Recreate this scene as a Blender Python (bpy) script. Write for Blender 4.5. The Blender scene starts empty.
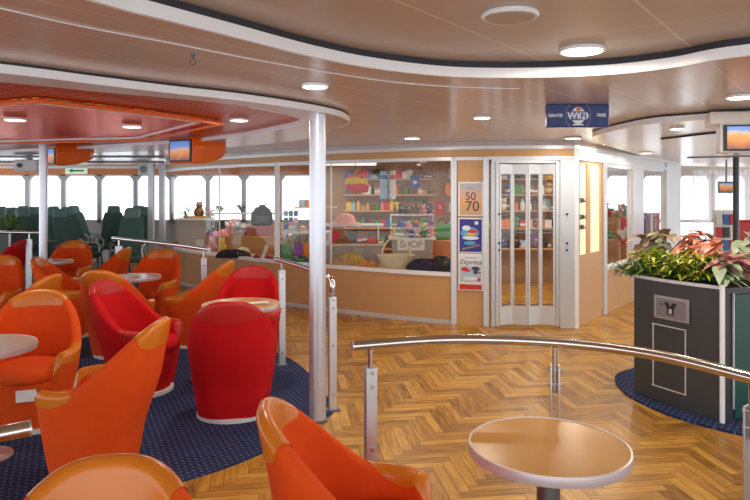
import bpy, bmesh, math, random
from math import sin, cos, pi, radians as R, sqrt
from mathutils import Vector, Matrix
random.seed(7)
S = bpy.context.scene
COL = S.collection
EYE = 1.6
ORD = ['first','second','third','fourth','fifth','sixth','seventh','eighth','ninth','tenth','eleventh','twelfth','thirteenth','fourteenth','fifteenth','sixteenth','seventeenth','eighteenth','nineteenth','twentieth']

# ---------------------------------------------------------------- materials
MATS = {}
def mat(name, col, rough=.5, metal=0, emit=None, es=0, noise=0, nscale=30, bump=0, bscale=200, sheen=0, coat=0, spec=.5):
    if name in MATS: return MATS[name]
    m = bpy.data.materials.new(name); m.use_nodes = True
    nt = m.node_tree; N = nt.nodes; L = nt.links; b = N['Principled BSDF']
    b.inputs['Base Color'].default_value = (*col, 1); b.inputs['Roughness'].default_value = rough
    b.inputs['Metallic'].default_value = metal; b.inputs['Specular IOR Level'].default_value = spec
    if sheen: b.inputs['Sheen Weight'].default_value = sheen
    if coat: b.inputs['Coat Weight'].default_value = coat; b.inputs['Coat Roughness'].default_value = .1
    if emit: b.inputs['Emission Color'].default_value = (*emit, 1); b.inputs['Emission Strength'].default_value = es
    tc = N.new('ShaderNodeTexCoord')
    n1 = N.new('ShaderNodeTexNoise'); n1.inputs['Scale'].default_value = nscale; n1.inputs['Detail'].default_value = 3
    L.new(tc.outputs['Object'], n1.inputs['Vector'])
    if noise:
        mx = N.new('ShaderNodeMix'); mx.data_type = 'RGBA'
        mx.inputs[6].default_value = (*[c*(1-noise) for c in col], 1); mx.inputs[7].default_value = (*[min(1, c*(1+noise)) for c in col], 1)
        L.new(n1.outputs['Fac'], mx.inputs[0]); L.new(mx.outputs[2], b.inputs['Base Color'])
    if bump:
        n2 = N.new('ShaderNodeTexNoise'); n2.inputs['Scale'].default_value = bscale
        L.new(tc.outputs['Object'], n2.inputs['Vector'])
        bp = N.new('ShaderNodeBump'); bp.inputs['Strength'].default_value = bump; bp.inputs['Distance'].default_value = .002
        L.new(n2.outputs['Fac'], bp.inputs['Height']); L.new(bp.outputs['Normal'], b.inputs['Normal'])
    MATS[name] = m
    return m

def math_node(nt, op, a, b=None, c=None):
    n = nt.nodes.new('ShaderNodeMath'); n.operation = op
    for i, v in enumerate((a, b, c)):
        if v is None: continue
        if isinstance(v, (int, float)): n.inputs[i].default_value = v
        else: nt.links.new(v, n.inputs[i])
    return n.outputs[0]

def herringbone():
    m = bpy.data.materials.new('herringbone_parquet'); m.use_nodes = True
    nt = m.node_tree; N = nt.nodes; L = nt.links; b = N['Principled BSDF']
    M = lambda op, a, c=None, d=None: math_node(nt, op, a, c, d)
    tc = N.new('ShaderNodeTexCoord'); mp = N.new('ShaderNodeMapping')
    w = .066; n = 6
    mp.inputs['Rotation'].default_value = (0, 0, R(-8)); mp.inputs['Scale'].default_value = (1/w, 1/w, 1)
    L.new(tc.outputs['Object'], mp.inputs['Vector'])
    sp = N.new('ShaderNodeSeparateXYZ'); L.new(mp.outputs[0], sp.inputs[0])
    x, y = sp.outputs[0], sp.outputs[1]
    i, j = M('FLOOR', x), M('FLOOR', y)
    fx, fy = M('SUBTRACT', x, i), M('SUBTRACT', y, j)
    k = M('FLOORED_MODULO', M('SUBTRACT', i, j), 2*n)
    hor = M('LESS_THAN', k, n-.5)
    ver = M('SUBTRACT', 1, hor)
    pos = M('SUBTRACT', 2*n-1, k)
    ida = M('ADD', M('MULTIPLY', hor, M('SUBTRACT', i, k)), M('MULTIPLY', ver, M('ADD', i, 500.5)))
    idb = M('ADD', M('MULTIPLY', hor, j), M('MULTIPLY', ver, M('SUBTRACT', j, pos)))
    cb = N.new('ShaderNodeCombineXYZ'); L.new(ida, cb.inputs[0]); L.new(idb, cb.inputs[1])
    wn = N.new('ShaderNodeTexWhiteNoise'); wn.noise_dimensions = '2D'; L.new(cb.outputs[0], wn.inputs['Vector'])
    # across / along
    ac = M('ADD', M('MULTIPLY', hor, fy), M('MULTIPLY', ver, fx))
    al = M('ADD', M('MULTIPLY', hor, x), M('MULTIPLY', ver, y))
    ed = M('MINIMUM', ac, M('SUBTRACT', 1, ac))
    eh = M('ADD', M('MULTIPLY', hor, fx), M('MULTIPLY', ver, fy))
    k0 = M('ADD', M('MULTIPLY', hor, M('LESS_THAN', k, .5)), M('MULTIPLY', ver, M('LESS_THAN', pos, .5)))
    endd = M('ADD', M('MULTIPLY', k0, eh), M('MULTIPLY', M('SUBTRACT', 1, k0), 1))
    edge = M('LESS_THAN', M('MINIMUM', ed, endd), .045)
    # grain
    gv = N.new('ShaderNodeCombineXYZ'); L.new(M('MULTIPLY', al, .25), gv.inputs[0]); L.new(M('MULTIPLY', ac, 2.2), gv.inputs[1]); L.new(M('MULTIPLY', wn.outputs['Value'], 37.), gv.inputs[2])
    gn = N.new('ShaderNodeTexNoise'); gn.inputs['Scale'].default_value = 1.6; gn.inputs['Detail'].default_value = 5; L.new(gv.outputs[0], gn.inputs['Vector'])
    f = M('ADD', M('MULTIPLY', wn.outputs['Value'], .62), M('MULTIPLY', M('SUBTRACT', gn.outputs['Fac'], .5), 1.3))
    f = M('ADD', f, .15)
    cr = N.new('ShaderNodeValToRGB'); e = cr.color_ramp.elements
    e[0].position = 0; e[0].color = (.20, .085, .010, 1); e[1].position = 1; e[1].color = (.74, .43, .085, 1)
    e2 = cr.color_ramp.elements.new(.35); e2.color = (.42, .20, .028, 1)
    e3 = cr.color_ramp.elements.new(.65); e3.color = (.56, .29, .045, 1)
    L.new(f, cr.inputs[0])
    mx = N.new('ShaderNodeMix'); mx.data_type = 'RGBA'; L.new(M('MULTIPLY', edge, .55), mx.inputs[0])
    L.new(cr.outputs[0], mx.inputs[6]); mx.inputs[7].default_value = (.10, .04, .01, 1)
    L.new(mx.outputs[2], b.inputs['Base Color'])
    b.inputs['Roughness'].default_value = .33
    return m

def carpet_mat():
    m = bpy.data.materials.new('blue_carpet'); m.use_nodes = True
    nt = m.node_tree; N = nt.nodes; L = nt.links; b = N['Principled BSDF']
    M = lambda op, a, c=None, d=None: math_node(nt, op, a, c, d)
    tc = N.new('ShaderNodeTexCoord'); mp = N.new('ShaderNodeMapping'); mp.inputs['Rotation'].default_value = (0, 0, R(38)); mp.inputs['Scale'].default_value = (24, 24, 1)
    L.new(tc.outputs['Object'], mp.inputs[0]); sp = N.new('ShaderNodeSeparateXYZ'); L.new(mp.outputs[0], sp.inputs[0])
    x, y = sp.outputs[0], sp.outputs[1]
    a = M('SUBTRACT', M('FRACT', x), .5)
    sh = M('MULTIPLY', M('FLOORED_MODULO', M('FLOOR', x), 2), .5)
    c = M('SUBTRACT', M('FRACT', M('ADD', y, sh)), .5)
    d = M('SQRT', M('ADD', M('MULTIPLY', a, a), M('MULTIPLY', c, c)))
    dot = M('LESS_THAN', d, .22)
    mx = N.new('ShaderNodeMix'); mx.data_type = 'RGBA'; L.new(dot, mx.inputs[0])
    mx.inputs[6].default_value = (.009, .020, .085, 1); mx.inputs[7].default_value = (.07, .12, .30, 1)
    L.new(mx.outputs[2], b.inputs['Base Color']); b.inputs['Roughness'].default_value = .95
    return m

def panel_mat(name, col, rough, su, sv, seam, metal=0., w=.012, bumpy=0):
    """ceiling panels with seams along the ship's axis"""
    m = bpy.data.materials.new(name); m.use_nodes = True
    nt = m.node_tree; N = nt.nodes; L = nt.links; b = N['Principled BSDF']
    M = lambda op, a, c=None, d=None: math_node(nt, op, a, c, d)
    tc = N.new('ShaderNodeTexCoord'); mp = N.new('ShaderNodeMapping'); mp.inputs['Rotation'].default_value = (0, 0, -math.atan2(.8, .6))
    L.new(tc.outputs['Object'], mp.inputs[0]); sp = N.new('ShaderNodeSeparateXYZ'); L.new(mp.outputs[0], sp.inputs[0])
    u, v = sp.outputs[0], sp.outputs[1]
    fv = M('MULTIPLY', M('FRACT', M('DIVIDE', M('ADD', v, .04), sv)), sv)
    fu = M('MULTIPLY', M('FRACT', M('DIVIDE', M('ADD', u, .3), su)), su)
    s = M('MAXIMUM', M('LESS_THAN', fv, w), M('LESS_THAN', fu, w*.7))
    mx = N.new('ShaderNodeMix'); mx.data_type = 'RGBA'; L.new(s, mx.inputs[0])
    mx.inputs[6].default_value = (*col, 1); mx.inputs[7].default_value = (*seam, 1)
    L.new(mx.outputs[2], b.inputs['Base Color']); b.inputs['Roughness'].default_value = rough; b.inputs['Metallic'].default_value = metal
    if bumpy:
        n = N.new('ShaderNodeTexNoise'); n.inputs['Scale'].default_value = 2.5; L.new(tc.outputs['Object'], n.inputs[0])
        bp = N.new('ShaderNodeBump'); bp.inputs['Strength'].default_value = bumpy; bp.inputs['Distance'].default_value = .02
        L.new(n.outputs['Fac'], bp.inputs['Height']); L.new(bp.outputs[0], b.inputs['Normal'])
    return m

def slat_mat():
    m = bpy.data.materials.new('orange_slats'); m.use_nodes = True
    nt = m.node_tree; N = nt.nodes; L = nt.links; b = N['Principled BSDF']
    M = lambda op, a, c=None, d=None: math_node(nt, op, a, c, d)
    tc = N.new('ShaderNodeTexCoord'); mp = N.new('ShaderNodeMapping'); mp.inputs['Rotation'].default_value = (0, 0, R(-53)); mp.inputs['Scale'].default_value = (16, 16, 1)
    L.new(tc.outputs['Object'], mp.inputs[0]); sp = N.new('ShaderNodeSeparateXYZ'); L.new(mp.outputs[0], sp.inputs[0])
    s = M('GREATER_THAN', M('FRACT', sp.outputs[1]), .68)
    s2 = M('GREATER_THAN', M('FRACT', M('MULTIPLY', sp.outputs[0], .7)), .86)
    s = M('MAXIMUM', s, s2)
    mx = N.new('ShaderNodeMix'); mx.data_type = 'RGBA'; L.new(s, mx.inputs[0])
    mx.inputs[6].default_value = (.85, .13, .025, 1); mx.inputs[7].default_value = (.25, .03, .01, 1)
    L.new(mx.outputs[2], b.inputs['Base Color']); b.inputs['Roughness'].default_value = .35
    return m

def glass_mat(name, tint=(1, 1, 1), refl=.02, rough=0.0):
    m = bpy.data.materials.new(name); m.use_nodes = True
    nt = m.node_tree; N = nt.nodes; L = nt.links; N.remove(N['Principled BSDF'])
    t = N.new('ShaderNodeBsdfTransparent'); t.inputs[0].default_value = (*tint, 1)
    g = N.new('ShaderNodeBsdfGlossy'); g.inputs['Roughness'].default_value = rough
    lw = N.new('ShaderNodeLayerWeight'); lw.inputs[0].default_value = .5
    fc = math_node(nt, 'POWER', lw.outputs['Facing'], 4.0)
    mx = N.new('ShaderNodeMixShader'); o = N['Material Output']
    f = math_node(nt, 'MULTIPLY_ADD', fc, .16, refl)
    L.new(f, mx.inputs[0]); L.new(t.outputs[0], mx.inputs[1]); L.new(g.outputs[0], mx.inputs[2]); L.new(mx.outputs[0], o.inputs[0])
    return m

def ramp_mat(name, stops, axis=2, lo=0, hi=1, rough=.35, wob=0, emit=0):
    m = bpy.data.materials.new(name); m.use_nodes = True
    nt = m.node_tree; N = nt.nodes; L = nt.links; b = N['Principled BSDF']
    tc = N.new('ShaderNodeTexCoord'); sp = N.new('ShaderNodeSeparateXYZ'); L.new(tc.outputs['Object'], sp.inputs[0])
    v = sp.outputs[axis]
    if wob:
        n = N.new('ShaderNodeTexNoise'); n.inputs['Scale'].default_value = 14; L.new(tc.outputs['Object'], n.inputs[0])
        v = math_node(nt, 'ADD', v, math_node(nt, 'MULTIPLY', math_node(nt, 'SUBTRACT', n.outputs['Fac'], .5), wob))
    mr = N.new('ShaderNodeMapRange'); mr.inputs[1].default_value = lo; mr.inputs[2].default_value = hi; L.new(v, mr.inputs[0])
    cr = N.new('ShaderNodeValToRGB'); cr.color_ramp.elements[0].color = (*stops[0][1], 1); cr.color_ramp.elements[0].position = stops[0][0]
    cr.color_ramp.elements[1].color = (*stops[-1][1], 1); cr.color_ramp.elements[1].position = stops[-1][0]
    for p, c in stops[1:-1]:
        cr.color_ramp.elements.new(p).color = (*c, 1)
    L.new(mr.outputs[0], cr.inputs[0]); L.new(cr.outputs[0], b.inputs['Base Color']); b.inputs['Roughness'].default_value = rough
    if emit: L.new(cr.outputs[0], b.inputs['Emission Color']); b.inputs['Emission Strength'].default_value = emit
    return m

M_floor = herringbone(); M_carpet = carpet_mat()
M_ceil_hi = panel_mat('ceiling_panels', (.58, .51, .45), .30, 3.1, .68, (.80, .76, .72))
M_ceil = panel_mat('ceiling_planks', (.66, .56, .50), .2, 2.6, .30, (.80, .75, .70), w=.008, bumpy=.12)
M_soffit = mat('soffit_paint', (.68, .62, .60), .3)
M_white = mat('white_paint', (.80, .82, .86), .4)
M_trimw = mat('white_trim', (.90, .94, 1.0), .3)
M_dark = mat('gap_shade', (.03, .03, .04), .6)  # near-black colour stands in for shade in the ceiling gaps
M_slat = slat_mat()
M_shiny = mat('orange_gloss_panel', (.95, .21, .04), .2, .85, noise=.3, nscale=6, bump=1, bscale=40)
M_shiny.node_tree.nodes['Principled BSDF'].inputs['Specular Tint'].default_value = (1,.22,.08,1)
for n_ in M_shiny.node_tree.nodes:
    if n_.type == 'BUMP': n_.inputs['Distance'].default_value = .02
M_orframe = mat('orange_lacquer', (.85, .15, .008), .3)
M_chrome = mat('chrome', (.60, .57, .54), .13, 1)
M_alu = mat('brushed_aluminium', (.66, .68, .72), .32, .85, bump=.1)
M_col = mat('silver_column_paint', (.60, .63, .70), .28, .6)
M_silver = mat('silver_frame', (.66, .69, .73), .35, .35)
M_tan = mat('tan_laminate', (.64, .37, .16), .4, noise=.06, nscale=6)
M_beech = mat('beech_table_laminate', (.62, .31, .07), .25, noise=.08, nscale=8)
M_stem = mat('dark_steel_stem', (.16, .17, .19), .35, .7)
M_rim = mat('table_edge_metal', (.66, .60, .64), .3, .4)
M_orange = mat('orange_upholstery', (.78, .085, .006), .8, noise=.10, nscale=14, bump=.25, bscale=420, spec=.25)
M_orleath = mat('orange_leather', (.70, .20, .015), .27, noise=.10, nscale=10)
M_red = mat('red_upholstery', (.58, .004, .008), .8, noise=.08, nscale=14, bump=.25, bscale=420, spec=.25)
M_redleath = mat('red_leather', (.50, .012, .014), .4)
M_plinth = mat('pale_plinth', (.74, .74, .70), .4)
M_glass = glass_mat('clear_glass')
M_black = mat('black_plastic', (.015, .015, .018), .4)
M_green_seat = mat('green_seat_fabric', (.055, .135, .12), .75, noise=.1, nscale=15)
M_green_head = mat('green_headrest', (.12, .25, .23), .6)
M_charcoal = mat('charcoal_laminate', (.045, .052, .058), .35)
M_dgreen = mat('dark_green_panel', (.012, .085, .07), .35)
M_navy = mat('sign_blue', (.008, .022, .16), .25)
M_paper = mat('white_paper', (.85, .85, .83), .6)
M_lamp = mat('lamp_glow', (1, .95, .85), .5, emit=(1, .93, .78), es=5)
M_lampoff = mat('lamp_unlit', (.50, .46, .42), .4)
M_soil = mat('plant_soil', (.03, .02, .012), .9)
M_curtain = mat('sheer_white_curtain', (.86, .88, .92), .7)
def _tr(m):
    nt = m.node_tree; t = nt.nodes.new('ShaderNodeBsdfTranslucent'); t.inputs[0].default_value = (.9,.93,.96,1); x = nt.nodes.new('ShaderNodeMixShader'); x.inputs[0].default_value = .6
    t2 = nt.nodes.new('ShaderNodeBsdfTransparent'); x2 = nt.nodes.new('ShaderNodeMixShader'); x2.inputs[0].default_value = .5
    nt.links.new(nt.nodes['Principled BSDF'].outputs[0], x.inputs[1]); nt.links.new(t.outputs[0], x.inputs[2]); nt.links.new(x.outputs[0], x2.inputs[1]); nt.links.new(t2.outputs[0], x2.inputs[2]); nt.links.new(x2.outputs[0], nt.nodes['Material Output'].inputs[0])
_tr(M_curtain)
M_leafs = [mat('leaf_yellow_green', (.55, .62, .035), .4, noise=.3, nscale=20), mat('leaf_mid_green', (.18, .38, .03), .4, noise=.3, nscale=20), mat('leaf_deep_green', (.02, .10, .02), .4, noise=.3, nscale=20), mat('leaf_olive', (.36,.42,.06), .45, noise=.3, nscale=20)]
M_pink = mat('pink_salmon_leaf', (.75, .28, .17), .45, noise=.35, nscale=14)
M_pinkp = mat('pink_veined_leaf', (.62, .28, .26), .45, noise=.4, nscale=18)
M_palegr = mat('pale_green_leaf', (.40, .52, .34), .45, noise=.3, nscale=12)
M_brownleaf = mat('bronze_leaf', (.26, .17, .09), .45, noise=.3, nscale=12)

# ---------------------------------------------------------------- mesh building
class MB:
    def __init__(s): s.v = []; s.f = []
    def add(s, vs, fs):
        o = len(s.v); s.v += [tuple(p) for p in vs]; s.f += [tuple(i+o for i in f) for f in fs]; return s
    def box(s, c, d, rz=0, rx=0, ry=0):
        m = Matrix.Rotation(rz, 3, 'Z') @ Matrix.Rotation(ry, 3, 'Y') @ Matrix.Rotation(rx, 3, 'X'); c = Vector(c)
        vs = [c + m @ Vector((sx*d[0]/2, sy*d[1]/2, sz*d[2]/2)) for sx in (-1, 1) for sy in (-1, 1) for sz in (-1, 1)]
        return s.add(vs, [(0,1,3,2),(4,6,7,5),(0,4,5,1),(2,3,7,6),(0,2,6,4),(1,5,7,3)])
    def rings(s, rs, caps=True, closed=True):
        n = len(rs[0]); vs = [p for r in rs for p in r]; fs = []
        for i in range(len(rs)-1):
            for j in range(n if closed else n-1):
                a = i*n+j; b = i*n+(j+1) % n; fs.append((a, b, b+n, a+n))
        if caps and closed: fs.append(tuple(range(n))[::-1]); fs.append(tuple(range((len(rs)-1)*n, len(rs)*n)))
        return s.add(vs, fs)
    def lathe(s, prof, c=(0,0,0), n=32, sx=1, sy=1):
        rs = [[(c[0]+r*sx*cos(2*pi*k/n), c[1]+r*sy*sin(2*pi*k/n), c[2]+z) for k in range(n)] for r, z in prof]
        return s.rings(rs)
    def tube(s, path, r, n=12, caps=True):
        P = [Vector(p) for p in path]; rs = []
        up = Vector((0, 0, 1)); last = None
        for i, p in enumerate(P):
            t = (P[min(i+1, len(P)-1)] - P[max(i-1, 0)]).normalized()
            if last is None:
                a = up if abs(t.z) < .9 else Vector((1, 0, 0)); x = t.cross(a).normalized()
            else: x = (last - t*last.dot(t)).normalized()
            last = x; y = t.cross(x); rr = r[i] if isinstance(r, (list, tuple)) else r
            rs.append([p + x*rr*cos(2*pi*k/n) + y*rr*sin(2*pi*k/n) for k in range(n)])
        return s.rings(rs, caps)
    def ribbon(s, pts, z0, z1, t):
        """wall of thickness t along a plan polyline; t may be negative for the other side"""
        P = [Vector(p) for p in pts]; rs = []
        for i, p in enumerate(P):
            d = (P[min(i+1, len(P)-1)] - P[max(i-1, 0)]).normalized(); nn = Vector((-d.y, d.x)); q = p + nn*t
            rs.append([(p.x, p.y, z0), (q.x, q.y, z0), (q.x, q.y, z1), (p.x, p.y, z1)])
        return s.rings(rs)
    def prism(s, poly, z0, z1):
        n = len(poly)
        vs = [(x, y, z0) for x, y in poly] + [(x, y, z1) for x, y in poly]
        fs = [tuple(range(n))[::-1], tuple(range(n, 2*n))] + [(i, (i+1) % n, n+(i+1) % n, n+i) for i in range(n)]
        return s.add(vs, fs)
    def ball(s, c, r, n=14, m=9, sc=(1,1,1)):
        rs = []
        for i in range(m+1):
            a = -pi/2 + pi*i/m; rr = max(cos(a), .02)*r
            rs.append([(c[0]+rr*cos(2*pi*k/n)*sc[0], c[1]+rr*sin(2*pi*k/n)*sc[1], c[2]+r*sin(a)*sc[2]) for k in range(n)])
        return s.rings(rs)
    def build(s, name, m, parent=None, smooth=False, bevel=0, loc=None, rz=0, sub=0, label=None):
        me = bpy.data.meshes.new(name); me.from_pydata(s.v, [], s.f)
        bm = bmesh.new(); bm.from_mesh(me); bmesh.ops.recalc_face_normals(bm, faces=bm.faces)
        bmesh.ops.triangulate(bm, faces=[f for f in bm.faces if len(f.verts) > 8]); bm.to_mesh(me); bm.free()
        me.materials.append(m)
        if smooth:
            for p in me.polygons: p.use_smooth = True
            me.set_sharp_from_angle(angle=R(50))
        o = bpy.data.objects.new(name, me); COL.objects.link(o)
        if parent: o.parent = parent
        if loc: o.location = loc
        o.rotation_euler.z = rz
        if bevel:
            md = o.modifiers.new('bevel', 'BEVEL'); md.width = bevel; md.segments = 2; md.limit_method = 'ANGLE'
        if sub:
            md = o.modifiers.new('sub', 'SUBSURF'); md.levels = md.render_levels = sub
        if label: o['label'] = label
        return o

def tag(o, label, cat, group=None, kind=None):
    o['label'] = label; o['category'] = cat
    if group: o['group'] = group
    if kind: o['kind'] = kind
    return o
def thing(name, label, cat, loc=(0,0,0), rz=0, group=None):
    o = bpy.data.objects.new(name, None); COL.objects.link(o); o.location = loc; o.rotation_euler.z = rz; o.empty_display_size = .1
    return tag(o, label, cat, group)
def struct(o): o['kind'] = 'structure'; return o
def children(o): return [c for c in bpy.data.objects if c.parent == o]
def copy_tree(o, parent=None):
    c = o.copy(); COL.objects.link(c); c.parent = parent
    for ch in children(o): copy_tree(ch, c)
    return c
def text(name, body, size, m, parent, loc, rot, ext=.002, bold=False, align='CENTER', shear=0, sx=1):
    cu = bpy.data.curves.new(name, 'FONT'); cu.body = body; cu.size = size; cu.extrude = ext; cu.align_x = align; cu.align_y = 'CENTER'; cu.shear = shear
    if bold: cu.offset = size*.022
    t = bpy.data.objects.new(name+'_tmp', cu); COL.objects.link(t)
    bpy.context.view_layer.update()
    me = bpy.data.meshes.new_from_object(t.evaluated_get(bpy.context.evaluated_depsgraph_get()))
    bpy.data.objects.remove(t)
    me.materials.clear(); me.materials.append(m)
    o = bpy.data.objects.new(name, me); COL.objects.link(o); o.parent = parent; o.location = loc; o.rotation_euler = rot; o.scale = (sx, 1, 1)
    return o

def pt(px, Y, z=None, py=None):
    X = (px-375)*Y/650
    return (X, Y, z if z is not None else (EYE if py is None else EYE-(py-192)*Y/650))
def smoothpath(P, k=8):
    """Catmull-Rom through plan or space points"""
    P = [Vector(p) for p in P]; out = []
    for i in range(len(P)-1):
        a, b, c, d = P[max(i-1, 0)], P[i], P[i+1], P[min(i+2, len(P)-1)]
        for j in range(k):
            t = j/k; out.append(.5*((2*b)+(c-a)*t+(2*a-5*b+4*c-d)*t*t+(3*b-a-3*c+d)*t**3))
    out.append(P[-1]); return out

# ================================================================= SETTING
fl = MB().prism([(-12,-3),(14,-3),(14,16),(-12,16)], -.05, 0).build('floor', M_floor); struct(fl)
cp = smoothpath([(-7,2.2),(-3,2.75),(-1.75,3.15),(-1.08,3.57),(-.72,3.93),(-.50,4.35),(-.30,4.72),(-.42,5.2),(-.56,5.66),(-.9,6.35),(-1.7,7.3),(-2.6,8.3),(-3.6,9.6),(-5,10.4),(-9,10.6)], 6)
tag(MB().prism([(p.x, p.y) for p in cp], 0, .008).build('carpet', M_carpet), 'dark blue dotted carpet laid under the orange and red tub chairs', 'carpet')
# raised ceiling near the camera
Z0, Z1, ZS = 2.2, 2.28, 2.15
struct(MB().prism([(-8,-3),(9,-3),(9,16),(-12,16)], Z1, Z1+.05).build('ceiling', M_ceil_hi))
C1px = [(0,0),(90,0),(150,16),(230,36),(310,56),(374,68),(450,76),(530,77),(610,74),(674,67),(750,55)]
C1 = []
for x, y in C1px[1:]:
    Y = .6*650/(192-y); C1.append((( x-375)*Y/650, Y))
C1 = [(-3.0,-1.5),(-1.5,.95)] + C1 + [(2.4,2.45),(3.6,1.9),(6,1.2)]
C1 = [(p.x, p.y) for p in smoothpath(C1, 6)]
struct(MB().prism(C1 + [(9,1.0),(9,15.6),(-11.5,15.6),(-11.5,-1.5)], Z0, Z1-.001).build('ceiling', M_ceil))
struct(MB().ribbon(C1, Z0-.006, Z1-.035, -.02).build('trim_1', M_trimw, smooth=True))
struct(MB().ribbon([(x, y-.0) for x, y in C1], Z1-.035, Z1-.002, -.006).build('trim_2', M_dark, smooth=True))  # dark strip paints the shadow gap above the fascia
# thin light profile that runs parallel to the fascia
tp = [(-1.6,1.55)]+[((x-375)*.6*650/(192-y)/650, .6*650/(192-y)) for x, y in [(0,7),(80,25),(170,42),(250,58),(330,72),(390,81),(450,86),(520,88)]]
tp = smoothpath(tp, 5)
tag(MB().tube([(p.x, p.y, Z0-.004) for p in tp], .0028, 6).build('curtain_track', M_trimw), 'thin white track curving along the ceiling beside the wide pale fascia strip', 'track')
h = thing('ceiling_hook', 'small dark hook hanging under the thin ceiling track', 'hook', (pt(193, 2.82)[0], 2.82, Z0))
MB().lathe([(.012,0),(.012,-.012),(.004,-.014),(.004,-.022)]).build('stem', M_stem, h); MB().tube([(.012*cos(a), 0, -.035+.012*sin(a)) for a in [k*pi/8 for k in range(-11, 5)]], .003, 6).build('hook', M_stem, h)

# left soffit ring with the orange ceiling in it
def cs(px, py, z=ZS): Y = (z-EYE)*650/(192-py); return ((px-375)*Y/650, Y)
O = [(-5.2,.4),(-2.7,2.1)] + [cs(*p) for p in [(0,72),(83,82),(167,92),(250,101),(322,112),(345,119),(342,126),(300,140),(230,147),(150,151)]] + [(-5.5,9.7),(-9,9.9)]
I = [(-5.8,.8),(-2.95,2.4)] + [cs(*p) for p in [(0,82),(100,92),(190,100),(250,107),(290,115),(304,121),(298,125),(270,131),(226,138),(160,144)]] + [(-5.3,9.0),(-9,9.2)]
O = smoothpath(O, 6); I = smoothpath(I, 6)
b = MB(); n = len(O)
vs = [(p.x, p.y, ZS) for p in O]+[(p.x, p.y, ZS) for p in I]+[(p.x, p.y, Z0-.001) for p in O]+[(p.x, p.y, Z0-.001) for p in I]
fs = []
for i in range(n-1):
    fs += [(i, i+1, n+i+1, n+i), (2*n+i, 2*n+i+1, 3*n+i+1, 3*n+i), (n+i, n+i+1, 3*n+i+1, 3*n+i), (i, i+1, 2*n+i+1, 2*n+i)]
b.add(vs, fs); struct(b.build('ceiling', M_soffit, smooth=True))
struct(MB().ribbon([(p.x, p.y) for p in O[:50]], ZS-.006, ZS+.035, -.015).build('trim_3', M_trimw, smooth=True))
struct(MB().ribbon([(p.x, p.y) for p in O[:50]], ZS+.035, Z0, -.003).build('trim_4', M_dark, smooth=True))  # shade over the left fascia, put in as a dark strip
struct(MB().ribbon([(p.x, p.y) for p in I[30:]], ZS-.004, Z0-.005, .012).build('trim_5', M_trimw, smooth=True))
ip = [(p.x, p.y) for p in I]
tag(MB().prism(ip, ZS+.032, ZS+.044).build('orange_ceiling_panel', M_slat), 'orange slatted metal ceiling panel set above the tub chair lounge', 'ceiling panel')
# coffer of glossy orange panels inside it
cf = thing('ceiling_coffer', 'glossy orange mirror-like coffer framed in orange in the slatted ceiling', 'ceiling coffer', (0,0,0))
K = [cs(38,102,2.14), cs(300,118,2.14), cs(190,134,2.14), cs(60,147,2.14), (-7.5,7.6), (-5.2,3.3)]
K = [cs(38,103,2.14), cs(165,117,2.14), cs(222,125,2.14), cs(150,141,2.14), (-6.5,8.0), (-5.5,4.2), cs(-10,107,2.14)]
MB().prism(K, 2.168, 2.176).build('panel', M_shiny, cf)
fr = MB()
for i in range(len(K)):
    a = Vector(K[i]); c = Vector(K[(i+1) % len(K)]); d = (c-a); fr.box(((a.x+c.x)/2, (a.y+c.y)/2, 2.15), (d.length+.02, .024, .02), math.atan2(d.y, d.x))
fr.build('frame', M_orframe, cf)
ctr = sum((Vector(k) for k in K), Vector((0,0)))/len(K); fr = MB()
K2 = [Vector(k)*.90+ctr*.10 for k in K]
for i in range(len(K)):
    a = K2[i]; c = K2[(i+1) % len(K)]; d = (c-a); fr.box(((a.x+c.x)/2, (a.y+c.y)/2, 2.162), (d.length+.02, .025, .014), math.atan2(d.y, d.x))
fr.build('white_reflection_strip', M_trimw, cf)  # plain white strip painted in for pale reflections in the coffer

# right soffit
C4 = smoothpath([(2.45,7.2),(2.16,6.4),(2.12,5.77),(2.19,5.18),(2.40,4.93),(2.71,4.7),(3.4,4.35),(5,3.9),(8.5,3.6)], 6)
C4 = [(p.x, p.y) for p in C4]
struct(MB().prism(C4+[(8.5,14.5),(6.4,13.8)], ZS-.002, Z0-.001).build('ceiling', mat('pale_soffit', (.86,.87,.88), .22)))
struct(MB().ribbon(C4, ZS-.01, ZS+.035, -.015).build('trim_6', M_trimw, smooth=True))
struct(MB().ribbon(C4, ZS+.034, Z0-.001, -.006).build('trim_7', M_dark, smooth=True))  # dark strip in place of the shadow above the right fascia
# recess lines of the right soffit
tag(MB().ribbon([(2.9,6.6),(3.05,6.0),(3.3,5.2),(3.5,4.9)], ZS-.018, ZS-.001, .03).build('ceiling_strip', M_dark), 'dark recess line in the pale ceiling near the hanging television', 'ceiling strip')
tag(MB().ribbon([(4.9,10.2),(6.2,9.4)], ZS-.02, ZS-.001, .15).build('ceiling_beam', M_stem), 'dark flat beam under the ceiling beyond the shop side windows', 'beam')

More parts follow.
